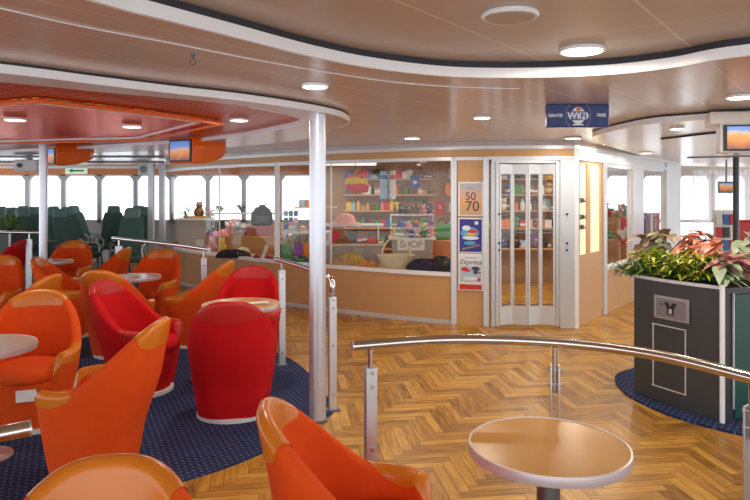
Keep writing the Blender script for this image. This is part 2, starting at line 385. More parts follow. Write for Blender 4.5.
# far hull wall with window band (y = 15)
YF = 15.0
M_hull = mat('hull_wall_white', (.70,.72,.74), .5)
struct(MB().box((-3.15, YF+.06, .45), (16.7, .1, .9)).build('wall_far', M_hull)); struct(MB().box((9.3, YF+.02, .45), (8.2, .006, .9)).build('window_90', M_glass))  # low glass on the right is added to let daylight into the bay
struct(MB().box((-3.5, YF+.02, 2.1), (16, .1, .2)).build('wall_far', mat('orange_header_wall', (.85,.33,.12), .5))); struct(MB().box((9, YF+.02, 2.1), (9, .1, .2)).build('wall_far', M_hull))
x = -11.5; k = 1
px = -8
while px*YF/650-375*YF/650 < 13 and k < 40:
    X0 = (px-375)*YF/650; X1 = X0+.83
    w = thing('window_%d' % k, 'x', 'x', (X0+.415, YF, 0)); del w['label']; del w['category']; struct(w)
    f = MB(); f.box((.415,0,1.45), (.10,.09,1.1)); f.box((0,0,.93), (.83,.09,.06)); f.box((0,0,1.985), (.83,.09,.03))
    for s in (-1, 1):
        f.add([(.365*s,-.04,2.0),(.365*s,-.04,1.86),(.25*s,-.04,2.0),(.365*s,.04,2.0),(.365*s,.04,1.86),(.25*s,.04,2.0)], [(0,1,2),(3,5,4),(0,2,5,3),(0,3,4,1),(1,4,5,2)])
    f.build('window_frame', mat('window_frame_white', (.62,.64,.72), .4), w)
    MB().box((0,.02,1.45), (.74,.006,1.04)).build('pane', M_glass, w)
    px += 36; k += 1
NW = k
# bulkhead slabs between lounge and hull ceiling: long pipes / tracks
for i, (yy, zz, rr, lab) in enumerate([(9.9, 2.14, .03, 'dark ceiling conduit nearest the lounge side'), (11.6, 2.14, .035, 'second dark ceiling conduit, behind the white projector box'), (13.6, 2.12, .05, 'grey ceiling conduit closest to the orange window header')]):
    xl, xr = (-11.3, -3.9*yy/12)
    tag(MB().box(((xl+xr)/2, yy, zz), (xr-xl, rr*1.6, rr)).build('ceiling_conduit', M_stem if i < 2 else M_silver, bevel=.005), lab, 'conduit', 'conduits over the green seats')
# exit sign and projector
e = thing('exit_sign', 'small green and white exit sign on the orange header above the far windows', 'sign', (pt(76,YF-.1)[0], YF-.08, 2.09))
MB().box((0,0,0), (.5,.03,.15)).build('panel', mat('exit_white', (.8,.9,.8), .4, emit=(.75,1,.8), es=.35), e, bevel=.005)
MB().add([(-.18,-.02,0),(-.08,-.02,.05),(-.08,-.02,.02),(.18,-.02,.02),(.18,-.02,-.02),(-.08,-.02,-.02),(-.08,-.02,-.05)], [(0,1,2,3,4,5,6)]).build('arrow', mat('exit_green', (.02,.35,.1), .4), e)
p = thing('projector_box', 'white boxy projector hung under the ceiling left of the thin silver column', 'projector', (pt(30,10.4)[0], 10.4, 2.02))
MB().box((0,0,0), (.36,.3,.18)).build('body', M_white, p, bevel=.02); MB().lathe([(.035,0),(.035,.03),(.02,.031)], (0,0,0)).build('lens', M_black, p).rotation_euler = (pi/2,0,0)
children(p)[-1].location = (-.08,-.15,0); MB().box((0,0,.13), (.06,.06,.1)).build('bracket', M_stem, p)
p = thing('wall_speaker', 'small pale speaker box at the right end of the orange window header', 'speaker', (pt(145,13)[0], 13, 2.05))
MB().box((0,0,0), (.22,.18,.24)).build('body', M_white, p, bevel=.02); MB().lathe([(.07,0),(.07,.01),(.03,.012)]).build('speaker_cone', M_stem, p).rotation_euler = (pi/2,0,0); children(p)[-1].location = (0,-.09,0)

# ================================================================= SHOP FRONT
W = [(-3.93,12.2),(-3.4,11.3),(-2.8,10.6),(-2.1,9.9),(-1.4,9.3),(-.75,8.8),(-.1,8.4),(.5,8.05),(.93,7.87)]
Ws = [(q.x, q.y) for q in smoothpath(W, 4)]
CR = (2.35,7.65)
def onU(t, off=0): return (CR[0]+.6*t - .8*off, CR[1]+.8*t + .6*off)
SILL, TOPZ = .61, 1.99
struct(MB().ribbon(Ws, 0, SILL-.03, .05).build('wall_front', M_tan))
struct(MB().ribbon(Ws, 0, .05, -.008).build('baseboard_front', M_silver))
struct(MB().ribbon([(x-.0, y-.03) for x, y in Ws], SILL-.03, SILL+.01, .10).build('trim_8', M_trimw))
hp = Ws + [(1.28,7.77),(1.4,7.72),(2.35,7.65),onU(5.5)]
struct(MB().ribbon(hp[:-1], TOPZ+.03, 2.12, .05).build('wall_front', M_tan)); struct(MB().ribbon(hp[-2:], TOPZ+.03, 2.12, .05).build('wall_right', M_silver))
struct(MB().ribbon([(x, y-.03) for x, y in hp], 2.11, 2.15, .1).build('trim_9', M_silver))
struct(MB().ribbon([(x, y-.03) for x, y in hp], TOPZ-.01, TOPZ+.03, .1).build('trim_10', M_silver))
struct(MB().ribbon([(x, y-.0) for x, y in hp], 2.15, 2.2, .05).build('wall_front', M_soffit))
segs = [(0,16),(16,26),(26,32)]
for i, (a, c) in enumerate(segs):
    struct(MB().ribbon(Ws[a:c+1], SILL+.01, TOPZ-.01, .008).build('window_%d' % (NW+i), M_glass))
def post(p, w, name, m=M_silver, z0=0, z1=TOPZ+.03, rz=0, lab=None):
    return struct(MB().box((p[0], p[1], (z0+z1)/2), (w, w, z1-z0), rz).build(name, m, bevel=.006))
post((-4.0,12.22), .10, 'trim_11', z1=2.15); post(Ws[16], .07, 'trim_12', z0=SILL, m=M_trimw); post((-4.13,12.0), .10, 'trim_13', z1=2.15)
post((.95,7.86), .07, 'trim_14'); 
for i in (10, 21): struct(MB().box((Ws[i][0], Ws[i][1]+.02, 1.3), (.018,.03,1.36)).build('trim_%d' % (15+i), M_silver))
# poster pillar
struct(MB().ribbon([(.98,7.855),(1.30,7.765)], 0, TOPZ, .06).build('wall_front', M_tan))
post((1.32,7.745), .07, 'trim_17')
# door
dx0, dx1 = 1.36, 2.2
struct(MB().box((1.40,7.73,1.0), (.05,.10,2.0)).build('trim_18', M_silver, bevel=.005))
struct(MB().box((2.255,7.67,1.0), (.17,.12,2.0)).build('trim_19', M_silver, bevel=.008))
struct(MB().box((2.36,7.66,1.05), (.05,.14,2.1)).build('trim_20', M_trimw, bevel=.008))
struct(MB().box((1.8,7.72,1.97), (.85,.10,.06)).build('trim_21', M_silver, bevel=.004))
D = thing('door_1', 'x', 'x', (0,0,0)); del D['label']; del D['category']; struct(D)
xs = [1.46,1.63,1.80,1.965,2.125]
for i in range(4):
    a = Vector((xs[i], 7.68+(.05 if i % 2 else -.03))); c = Vector((xs[i+1], 7.68+(-.03 if i % 2 else .05)))
    d = c-a; ang = math.atan2(d.y, d.x); mid = (a+c)/2; L_ = d.length
    f = MB()
    for s in (-1, 1): q = mid+d.normalized()*s*(L_/2-.014); f.box((q.x, q.y, .98), (.024,.024,1.9), ang)
    f.box((mid.x, mid.y, .14), (L_,.028,.22), ang); f.box((mid.x, mid.y, 1.87), (L_,.028,.12), ang)
    f.build('door_frame', M_silver, D, bevel=.004)
    MB().box((mid.x, mid.y, 1.02), (L_-.045,.008,1.62), ang).build('pane', M_glass, D)
    g = MB(); g.box((mid.x, mid.y, 1.12), (L_-.045,.02,.012), ang); g.box((mid.x, mid.y, 1.15), (L_-.045,.02,.01), ang); g.box((mid.x, mid.y, .27), (L_-.045,.02,.012), ang); g.box((mid.x, mid.y, 1.80), (L_-.045,.02,.012), ang)
    g.build('crossbar', M_stem, D)
for zz in (.92,1.0,1.34): 
    for xx in (1.455, 2.245): MB().lathe([(.013,0),(.013,.012),(.006,.014)], n=12).build('lock', M_black, D, loc=(xx,7.60 if xx > 2 else 7.615,zz)).rotation_euler = (pi/2,0,0)
struct(MB().box((1.442,7.67,.99), (.035,.05,1.94)).build('trim_60', M_silver, bevel=.004)); struct(MB().box((2.148,7.66,.99), (.045,.05,1.94)).build('trim_61', M_silver, bevel=.004))
# right wall of the shop, along the ship's axis
def rib(t0, t1, z0, z1, name, m, off=0, th=.06): return struct(MB().ribbon([onU(t0, off), onU(t1, off)], z0, z1, th).build(name, m))
rib(.05,1.06,0,.84,'wall_right',M_tan); rib(.05,1.06,1.95,2.02,'wall_right',M_tan)
rib(.05,.18,.84,1.95,'wall_right',M_tan); rib(.44,.56,.84,1.95,'wall_right',M_tan); rib(.95,1.06,.84,1.95,'wall_right',M_tan)
M_frost = mat('frosted_glass_glow', (.95,.85,.62), .5, emit=(1,.80,.45), es=.55)  # emission paints the warm backlight into the panes
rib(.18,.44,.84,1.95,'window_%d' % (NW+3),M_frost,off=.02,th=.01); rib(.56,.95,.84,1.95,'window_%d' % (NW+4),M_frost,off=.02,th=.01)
for j, (zz, tt, lb) in enumerate([(1.50,.20,'upper'),(1.30,.20,'middle'),(1.18,.20,'lower')]):
    q = onU(tt, -.02); k_ = thing('door_lock', lb+' dark metal lock fitting on the tan panel beside the frosted strips', 'lock', (q[0], q[1], zz), math.atan2(.8,.6))
    MB().box((0,0,0), (.09,.02,.06)).build('plate', M_stem, k_, bevel=.004); MB().ball((0,-.03,0), .022).build('knob', M_chrome, k_, smooth=True)
rib(1.04,1.16,0,2.02,'trim_22',M_silver,off=-.02,th=.1)
rib(1.16,2.4,0,.57,'wall_right',M_tan); rib(1.16,2.4,.57,.61,'trim_23',M_trimw,off=-.03,th=.12); rib(1.16,2.4,1.93,2.02,'wall_right',M_silver)
rib(1.16,2.4,.61,1.93,'window_%d' % (NW+5),M_glass,th=.008)
rib(2.4,2.95,0,2.02,'trim_24',M_silver,off=-.02,th=.1)
rib(2.95,4.4,0,.88,'wall_right',M_tan); rib(2.95,4.4,.88,.92,'trim_25',M_trimw,off=-.03,th=.12); rib(2.95,4.4,1.95,2.02,'wall_right',M_silver)
rib(2.95,4.4,.92,1.95,'window_%d' % (NW+6),M_glass,th=.008)
rib(4.4,5.5,0,2.1,'trim_26',M_silver,off=-.02,th=.1)

# posters on the pillar
def poster(z0, z1, name, label, m):
    a = Vector((1.145,7.805)); ang = math.atan2(7.765-7.855, .32)
    o = thing(name, label, 'poster', (a.x, a.y-.025, (z0+z1)/2), ang)
    MB().box((0,.004,0), (.30,.012,z1-z0)).build('frame', M_trimw, o, bevel=.003)
    MB().box((0,-.004,0), (.265,.006,z1-z0-.03)).build('print', m, o)
    return o
XR = (pi/2,0,0)
P1 = poster(1.31,1.72,'advert_poster','beach sunset poster with large 50 and 70 numerals, topmost of three on the pillar', ramp_mat('sunset_print', [(0,(.55,.36,.25)),(.35,(.72,.40,.15)),(.6,(.75,.45,.30)),(1,(.40,.48,.62))], 2, -.2, .2, wob=.05))
T = mat('print_dark', (.05,.05,.09), .5)
text('numeral', '50', .13, T, P1, (.0,-.008,.03), XR); text('numeral', '70', .17, T, P1, (.02,-.008,-.09), XR); MB().tube([(-.04+.01*k, -.009, .125+.012*(k % 2)) for k in range(9)], .0022, 5).build('squiggle', T, P1)
P2 = poster(.87,1.29,'comic_poster','dark blue comic poster with white dish shapes, middle of three on the pillar', mat('print_blue', (.03,.03,.30), .4, noise=.3, nscale=10))
def blob(o, x, z, rx, rz, m, name='printed_shape', y=-.009, n=20): MB().add([(x+rx*cos(2*pi*k/n), y, z+rz*sin(2*pi*k/n)) for k in range(n)], [tuple(range(n))]).build(name, m, o)
m_w, m_c, m_r, m_y = mat('print_white', (.8,.85,.9), .5), mat('print_cyan', (.08,.40,.65), .5), mat('print_red', (.65,.03,.03), .5), mat('print_yellow', (.8,.55,.08), .5)
blob(P2,-.01,.03,.11,.07,m_c); blob(P2,-.05,.09,.05,.03,m_w,y=-.0095); blob(P2,.03,.05,.06,.02,m_r,y=-.01); blob(P2,.0,-.03,.10,.022,m_w,y=-.0105); blob(P2,.0,.015,.07,.014,m_y,y=-.011); blob(P2,-.01,-.09,.07,.025,m_c,y=-.0095); blob(P2,.07,.15,.022,.022,m_w)
MB().tube([(-.10+.0085*k, -.011, -.165+.0022*k+.011*((k*7) % 3-1)) for k in range(25)], .004, 5).build('squiggle', m_y, P2)
P3 = poster(.42,.86,'price_poster','white poster with red cap and black shirt pictures, lowest of three on the pillar', m_w)
MB().box((0,-.0075,-.175), (.265,.004,.06)).build('red_band', m_r, P3)
MB().tube([(-.07+.007*k, -.009, .172+.004*(k % 2)) for k in range(21)], .0025, 5).build('squiggle', T, P3); text('lettering','Express',.085,T,P3,(0,-.008,.12),XR,shear=.3)
MB().box((0,-.0075,-.02), (.25,.003,.19)).build('panel', mat('print_pale_blue', (.45,.62,.75), .5), P3)
blob(P3,-.07,.035,.045,.025,m_r,y=-.01); blob(P3,-.04,.018,.045,.012,m_r,y=-.0102)
MB().add([(.02,-.01,.06),(.04,-.01,.07),(.08,-.01,.07),(.10,-.01,.06),(.112,-.01,.03),(.09,-.01,.025),(.085,-.01,.04),(.085,-.01,-.02),(.035,-.01,-.02),(.035,-.01,.04),(.03,-.01,.025),(.008,-.01,.03)],[tuple(range(12))]).build('shirt_picture', T, P3)
blob(P3,.0,-.075,.09,.022,m_w,y=-.01); blob(P3,.10,-.085,.02,.02,m_r,y=-.0105); blob(P3,.108,.0,.014,.014,m_r,y=-.0105)

# ================================================================= COLUMNS
def column(px, Y, d, top, label):
    o = thing('support_column', label, 'column', (pt(px,Y)[0], Y, 0))
    MB().lathe([(d/2,0),(d/2,top)], n=40).build('shaft', M_col, o, smooth=True)
    MB().lathe([(d/2+.012,0),(d/2+.012,.012),(d/2+.002,.014)], n=40).build('base_ring', M_stem, o, smooth=True)
    MB().lathe([(d/2+.004,top-.05),(d/2+.004,top-.046)], n=40).build('joint_ring', M_silver, o)
column(317.5, 4.55, .118, ZS, 'thick silver column standing at the edge of the blue carpet')
column(43.5, 7.85, .095, 2.17, 'thin silver column standing among the orange chairs')

# ================================================================= RAILS
def rail(path, label, name='handrail', r=.0215):
    o = thing(name, label, 'handrail', (path[0][0], path[0][1], 0)); org = Vector((path[0][0], path[0][1], 0))
    P = [Vector(p)-org for p in smoothpath(path, 8)]
    MB().tube(P, r, 20).build('rail', M_chrome, o, smooth=True)
    for q, q2 in ((P[0], P[1]), (P[-1], P[-2])):
        d = (q-q2).normalized(); MB().tube([q, q+d*.006], r*1.04, 20).build('end_cap', M_alu, o)
    return o, org
def rpost(o, org, x, y, ztop, rz, w=.05):
    c = Vector((x, y, 0))-org
    f = MB(); gap = .017
    ca, sa = cos(rz), sin(rz)
    for s in (-1, 1):
        f.box((c.x-sa*s*gap, c.y+ca*s*gap, (ztop-.10)/2), (w,.009,ztop-.10), rz)
    f.build('post', M_alu, o, bevel=.002)
    for zz in (ztop-.12, ztop-.18, ztop-.45, .12):
        MB().tube([(c.x-sa*(-gap-.014), c.y+ca*(-gap-.014), zz), (c.x-sa*(gap+.014), c.y+ca*(gap+.014), zz)], .009, 10).build('bolt', M_chrome, o)
    MB().box((c.x, c.y, .006), (.10,.09,.012), rz).build('foot_plate', M_stem, o)
    MB().tube([(c.x, c.y, ztop-.22), (c.x, c.y, ztop-.02)], .011, 12).build('neck', M_chrome, o)
def zr(z): return (EYE-z)*650
HF = .94
def rp(px, py, z): Y = zr(z)/(py-192); return ((px-375)*Y/650, Y, z)
path = [rp(353,346,HF), rp(450,339.5,HF), rp(555,342.5,HF), rp(650,354,HF), rp(752,378,HF), (1.50,1.95,HF)]
o, g = rail(path, 'curved chrome handrail sweeping behind the round beech table')
q = rp(370.5,344,HF); rpost(o, g, q[0], q[1], HF, .3, .05)
q = rp(555,342.5,HF); rpost(o, g, q[0], q[1], HF, pi/2-.24)
q = rp(752,378,HF); rpost(o, g, q[0], q[1], HF, pi/2-.9)
ZR = .98
o, g = rail([rp(276,259,ZR), rp(300,266,ZR), rp(322,274,ZR), (-.325,4.79,.965), (-.312,4.765,.92), (-.312,4.765,.86)], 'short chrome handrail bending down beside the thick silver column')
q = rp(281,260.5,ZR); rpost(o, g, -.86, 6.0, ZR, pi/2*.25, .06)
rpost(o, g, -.312, 4.765, .93, pi/2*.2, .055)
o, g = rail([rp(113,238,ZR), rp(160,243,ZR), rp(185,246,ZR), rp(209,249.5,ZR)], 'chrome handrail on the far edge of the lounge below the shop window')
q = rp(204,248.7,ZR); rpost(o, g, q[0], q[1], ZR, .2, .06); q = rp(119,238.5,ZR); rpost(o, g, q[0], q[1], ZR, .2, .09)
o, g = rail([(-6.9,10.6,.98),(-6.2,10.2,.98),(-5.35,9.95,.98),(-5.1,9.9,.98)], 'grey handrail in front of the dark flower box at the far lounge edge')
rpost(o, g, -5.28, 9.93, ZR, .1, .09)
o, g = rail([(-1.62,1.28,HF),(-1.24,1.60,HF),(-.968,1.815,HF)], 'cut end of a chrome handrail beside the nearest orange chair')
rpost(o, g, -1.075, 1.735, HF, .8)

# ================================================================= TUB CHAIRS
def sup(a): return (abs(a)**.9)*(1 if a >= 0 else -1)
TF, TS = R(152), R(132)
def lerp(a, b, t): return a+(b-a)*t
def h_rim(t):
    t = abs(t)
    if t < R(92): c = max(0, cos(t*90/92)); return .535+.335*(c**1.25)
    if t < TS: return .535-.012*((t-R(92))/(TS-R(92)))
    return .523-.17*(((t-TS)/(TF-TS))**2)
def rad(z): k = min(1, max(0, z/.52)); k = k**.85; return lerp(.205,.29,k), lerp(.24,.318,k)
def shellpt(t, z, inset):
    a, b = rad(z); lean = .20*max(0, z-.25)*max(0, cos(t))**1.2
    # narrow the sides a bit towards the front arms
    x = -(a-inset)*math.copysign(abs(cos(t))**.82, cos(t)) - lean; y = (b-inset)*math.copysign(abs(sin(t))**.72, sin(t))
    return (x, y, z)
def thick(t):
    t = abs(t); base = lerp(.052,.075, min(1, t/R(100)))
    if t > TS: base *= sqrt(max(0.02, 1-((t-TS)/(TF-TS))**2))
    return base
def S_(t, v):
    th = thick(t); h = h_rim(t)-th/2; extra = (lerp(.052,.075,min(1,abs(t)/R(100)))-th)/2
    if v <= 1: return shellpt(t, lerp(.03, h, v), extra)
    if v <= 2:
        a = (v-1)*pi; return shellpt(t, h+th/2*sin(a), extra+th/2*(1-cos(a)))
    return shellpt(t, lerp(h, .34, min(1, v-2)), extra+th)
def surf(ts, vf, nv, off=0):
    b = MB(); rs = []
    for t in ts:
        v0, v1 = vf(t); r = []
        for k in range(nv+1):
            v = lerp(v0, v1, k/nv); p = Vector(S_(t, v))
            if off:
                e = 1e-3; dv = Vector(S_(t, v+e))-Vector(S_(t, v-e)); dt = Vector(S_(t+e, v))-Vector(S_(t-e, v)); nn = dv.cross(dt)
                if nn.length > 0: p += nn.normalized()*off
            r.append(p)
        rs.append(r)
    b.rings(rs, caps=False, closed=False); return b
def make_chair(M_fab, M_lea):
    c = thing('tub_chair', 'x', 'armchair')
    vv = [i/14 for i in range(14)]+[1+i/8 for i in range(9)]+[2+i/6 for i in range(1, 7)]
    N = 72; b = MB(); rs = []
    for i in range(N+1):
        t = lerp(-TF, TF, i/N); rs.append([S_(t, v) for v in vv])
    b.rings(rs, caps=True, closed=True)
    b.build('backrest', M_fab, c, smooth=True)
    # lower body + seat
    n = 48
    def el(a_, b_, z, fx=0): return [(a_*cos(2*pi*k/n)+fx, b_*sin(2*pi*k/n), z) for k in range(n)]
    MB().rings([el(rad(z)[0]-.02+(.0), rad(z)[1]-.028, z, .012) for z in (.03,.1,.2,.3,.34)]).build('seat_base', M_fab, c, smooth=True)
    MB().rings([el(.215,.20,.33,.03), el(.245,.222,.345,.035), el(.255,.23,.375,.04), el(.25,.226,.405,.038), el(.23,.21,.425,.035), el(.16,.15,.435,.03), el(.05,.05,.437,.03)]).build('seat_cushion', M_fab, c, smooth=True)
    MB().rings([el(.226,.256,0), el(.226,.256,.026), el(.21,.24,.032)]).build('plinth', M_plinth, c, smooth=True)
    tm = .60; ts = [lerp(-tm, tm, i/24) for i in range(25)]
    f = lambda t: max(0, 1-(t/tm)**2)
    surf(ts, lambda t: (1-.15*f(t)**.7, 2+.17*f(t)**.7), 16, .0025).build('head_pad', M_lea, c, smooth=True, label='smooth leather pad over the top of the backrest')
    for s in (-1, 1):
        t0, t1 = R(88), R(149); ts = [lerp(t0, t1, i/22) for i in range(23)]; g_ = lambda t: max(0, 1-((t-(t0+t1)/2)/((t1-t0)/2))**2)**.6
        if s < 0: surf([-t for t in ts], lambda t: (1-.10*g_(abs(t)), 1.5+.62*g_(abs(t))), 14, .0025).build('arm_pad', M_lea, c, smooth=True)
        else: surf(ts, lambda t: (1-.10*g_(t), 1.5+.62*g_(t)), 14, .0025).build('arm_pad', M_lea, c, smooth=True)
    return c
orange = make_chair(M_orange, M_orleath); red = make_chair(M_red, M_redleath)
chairs = [
 ('o', .005, 2.27, 4, 'orange tub chair facing the nearest beech table, beside the curved chrome handrail'),
 ('o', -.675, 1.42, -82, 'nearest orange tub chair, only the rounded back top showing beside the cut handrail'),
 ('o', -1.60, 3.72, 178, 'orange tub chair seen side-on, its back pointing towards the thick silver column'),
 ('r', -1.86, 5.22, -12, 'red tub chair seen side-on, facing the table with the white leaflet'),
 ('r', -1.02, 4.68, 98, 'red tub chair with its back turned, standing alone nearest the thick column'),
 ('r', -1.18, 5.98, -88, 'red tub chair facing us behind the table with the white leaflet'),
 ('o', -1.90, 6.85, 172, 'orange tub chair leaning back side-on between the farther red chair and the handrail'),
 ('o', -2.72, 7.90, -95, 'orange tub chair facing us behind the pale table under the shop window'),
 ('o', -4.42, 9.35, -80, 'farthest orange tub chair facing us, right next to the thin silver column'),
 ('o', -3.38, 7.25, 8, 'orange tub chair facing sideways between the thin column and the big back-turned chair'),
 ('o', -3.62, 8.50, 180, 'orange tub chair with a pointed side-on back just below the green seats'),
 ('o', -2.50, 6.38, 82, 'tall orange tub chair with its back turned, just behind the side-on red chair'),
 ('o', -2.36, 4.45, -72, 'orange tub chair facing us behind the cream table at the picture edge'),
 ('o', -3.20, 5.72, 176, 'orange tub chair mostly hidden, its pale back tip above the chair at the cream table'),
 ('o', -4.20, 7.08, -80, 'orange tub chair cut by the left picture edge, with a wide pale head pad'),
 ('r', -5.72, 9.90, 178, 'farthest red tub chair, side-on in front of the dark flower box'),
]
used = set()
for k, x, y, a, lab in chairs:
    src = orange if k == 'o' else red
    c = src if k not in used else copy_tree(src); used.add(k)
    c.location = (x, y, .008 if x < -.5 and y > 3 else 0); c.rotation_euler.z = R(a); c['label'] = lab; c['group'] = 'orange tub chairs' if k == 'o' else 'red tub chairs'

for lb in ('orange tub chair facing us behind the cream table at the picture edge','orange tub chair facing us behind the pale table under the shop window'):
    c = [o for o in bpy.data.objects if o.get('label') == lb][0]; MB().box((.255,.02 if 'cream' in lb else .0,.27), (.006,.12,.075)).build('paper_tag', M_paper, c, label='small white paper tag on the front of the seat base')
# ================================================================= TABLES
def table(x, y, r, label, m, leaf=False, h=.68):
    o = thing('round_table', label, 'table', (x, y, 0), 0, 'round lounge tables')
    MB().lathe([(r-.004,h-.008),(r-.004,h)], n=64).build('tabletop', m, o)
    MB().lathe([(r-.02,h-.034),(r,h-.032),(r+.003,h-.016),(r,h+.002),(r-.007,h+.003),(r-.009,h-.004)], n=64).build('edge_band', M_rim, o, smooth=True)
    MB().lathe([(.042,.03),(.042,h-.05)], n=24).build('stem', M_stem, o, smooth=True)
    MB().lathe([(.10,h-.055),(.10,h-.044)], n=24).build('mounting_plate', M_stem, o)
    MB().lathe([(.17,0),(.17,.012),(.07,.03),(.045,.05)], n=40).build('base', M_alu, o, smooth=True)
M_cream = mat('cream_table_laminate', (.66,.58,.50), .2)
table(.632, 2.37, .288, 'nearest round table with beech top and pale metal edge', M_beech)
table(-1.10, 5.34, .315, 'round table with a white leaflet on it between the red chairs', M_beech)
table(-2.62, 7.10, .27, 'pale round table in front of the orange chair below the shop window', M_cream)
table(-4.32, 8.68, .27, 'farthest round table, pale top partly behind the thin silver column', M_cream)
table(-2.36, 3.90, .30, 'cream topped round table cut by the left picture edge', M_cream)
l = thing('leaflet', 'white folded leaflet lying on the table between the red chairs', 'leaflet', (-.98,5.33,.684), .1)
MB().box((0,0,.002), (.22,.09,.003)).build('page', M_paper, l); MB().box((.0,.0,.008), (.21,.085,.003), 0, 0, -.05).build('page', M_paper, l); MB().box((-.13,0,.004), (.05,.06,.006)).build('cover', m_r, l)
for x, y, z, lab in [(-2.60,7.02,.684,'white card lying on the pale table below the shop window')]:
    tag(MB().box((0,0,.0), (.11,.004,.075) if z < .6 else (.12,.08,.004), 0).build('menu_card', M_paper, bevel=.001, loc=(x, y, z+(.04 if z < .6 else .003)), rz=.2), lab, 'card')

# ================================================================= GREEN RECLINER SEATS
def make_seat():
    o = thing('reclining_seat', 'x', 'seat')
    # faces +X
    def slab(p0, p1, w, t, name, m, taper=1.):
        b = MB(); P0, P1 = Vector(p0), Vector(p1); d = (P1-P0); n = Vector((-d.z, 0, d.x)).normalized(); rs = []
        for k in range(7):
            u = k/6; q = P0+d*u; ww = w/2*lerp(1, taper, u)*(1 if 0 < k < 6 else .93); tt = t/2*(1 if 0 < k < 6 else .6)
            rs.append([(q.x+n.x*tt, -ww, q.z+n.z*tt), (q.x+n.x*tt*1.15, 0, q.z+n.z*tt*1.15), (q.x+n.x*tt, ww, q.z+n.z*tt), (q.x-n.x*tt, ww, q.z-n.z*tt), (q.x-n.x*tt, -ww, q.z-n.z*tt)])
        b.rings(rs).build(name, m, o, bevel=.02, smooth=True)
    slab((-.2,0,.42), (.27,0,.46), .48, .12, 'seat_cushion', M_green_seat)
    slab((-.2,0,.45), (-.44,0,1.12), .48, .11, 'backrest', M_green_seat, .84)
    slab((-.425,0,1.02), (-.49,0,1.26), .30, .10, 'headrest', M_green_head, .85)
    for s in (-1, 1):
        MB().tube([(-.30,.27*s,.42),(-.28,.27*s,.62),(-.2,.27*s,.66),(.12,.27*s,.66),(.2,.27*s,.60),(.16,.27*s,.40)], .018, 8).build('armrest', M_silver if s > 0 else M_stem, o, smooth=True)
        MB().tube([(-.1,.2*s,.40),(-.2,.2*s,.02),(-.28,.2*s,.012)], .018, 8).build('leg', M_stem, o); MB().tube([(.05,.2*s,.40),(.15,.2*s,.02),(.22,.2*s,.012)], .018, 8).build('leg', M_stem, o)
    return o
seat0 = make_seat(); first = True
spots = []
fa = R(-16); fx, fy = cos(fa), sin(fa); sx_, sy_ = -fy, fx
for i in range(11):
    j2 = 0
    for j in range(16):
        x = -10.3+.82*i*fx+.56*j*sx_; y = 11.9+.82*i*fy+.56*j*sy_; ppx = 375+x*650/y
        if y > 14.4 or y < 10.9 or ppx < -8 or ppx > 97 or (x < -5.2 and y < 11.6): continue
        spots.append((x, y, fa, i, j2)); j2 += 1
for i, y in enumerate((11.15, 12.0, 12.85, 13.7)):
    j2 = 0
    for j in range(12):
        x = -7.6+.56*j+.17*(i % 2)+i*.05; ppx = 375+x*650/y
        if ppx < 112-i*2 or ppx > 153: continue
        if any((x-p[0])**2+(y-p[1])**2 < .66**2 for p in spots if p[3] < 20): continue
        spots.append((x, y, R(-80), 20+i, j2)); j2 += 1
for x, y, an, i, j in spots:
    c = seat0 if first else copy_tree(seat0); first = False
    c.location = (x, y, 0); c.rotation_euler.z = an+random.uniform(-.06,.06); c.scale = (1,.95,1.03); c['group'] = 'green reclining seats'; c['_ij'] = (i, j)
seats_ = [o for o in bpy.data.objects if '_ij' in o]
files = sorted({o['_ij'][0] for o in seats_})
for o in seats_:
    i, j = o['_ij']
    if i >= 20: o['label'] = 'dark green reclining seat facing us, %s from left in the %s row behind the handrail' % (ORD[j], ORD[i-20]); del o['_ij']; continue
    i = files.index(i)
    o['label'] = 'dark green reclining seat, %s from the front in the %s file from the left' % (ORD[j], ORD[i]); del o['_ij']

# ================================================================= PLANTS
def leaf(b, base, dirv, L_, w, droop=.3, segs=4, fold=.25):
    base = Vector(base); d = Vector(dirv).normalized(); side = d.cross(Vector((0,0,1)))
    if side.length < .05: side = Vector((1,0,0))
    side.normalize(); up = side.cross(d); vs = []; fs = []
    for k in range(segs+1):
        u = k/segs; p = base+d*L_*u-Vector((0,0,1))*droop*L_*u*u; ww = w*max(.04, sin(pi*(u**.75)))*.5
        if k == segs: ww = .002
        vs += [p-side*ww+up*ww*fold, p, p+side*ww+up*ww*fold]
    for k in range(segs):
        a = 3*k; fs += [(a,a+1,a+4,a+3),(a+1,a+2,a+5,a+4)]
    b.add(vs, fs)
def bush(x, y, z, label, m, n, L_, w, spread, group, high=.12, flower=None, cat='plant', name='leafy_plant', wide=1.0, droop=.35, h0=.0, face=None):
    o = thing(name, label, cat, (x, y, z), random.uniform(0,6) if face is None else 0, group)
    b = MB(); st = MB()
    for k in range(n):
        a = random.uniform(0, 2*pi); rr = random.uniform(0, spread); hh = h0+random.uniform(.02, high)
        base = (rr*cos(a)*wide, rr*sin(a), hh); el = random.uniform(-.1,1.0); d = (cos(a)*cos(el), sin(a)*cos(el), sin(el))
        if face is not None: d = (face[0]+random.uniform(-.8,.8), face[1]+random.uniform(-.6,.6), random.uniform(-.2,.9))
        leaf(b, base, d, L_*random.uniform(.7,1.3), w*random.uniform(.7,1.3), droop)
        if k % 3 == 0: st.tube([(0,0,0),(base[0]*.6,base[1]*.6,hh*.6),base], .0035, 5)
    b.build('foliage', m, o, smooth=True); st.build('stem', M_leafs[2], o)
    if flower:
        for k in range(flower[1]):
            f = MB()
            a = random.uniform(0, 2*pi); c = (spread*.8*cos(a), spread*.8*sin(a), high+random.uniform(.02,.09))
            for j in range(5): leaf(f, c, (cos(j*1.256),sin(j*1.256),.3), .035, .03, .1, 3)
            f.build('flower', flower[0], o)
    return o
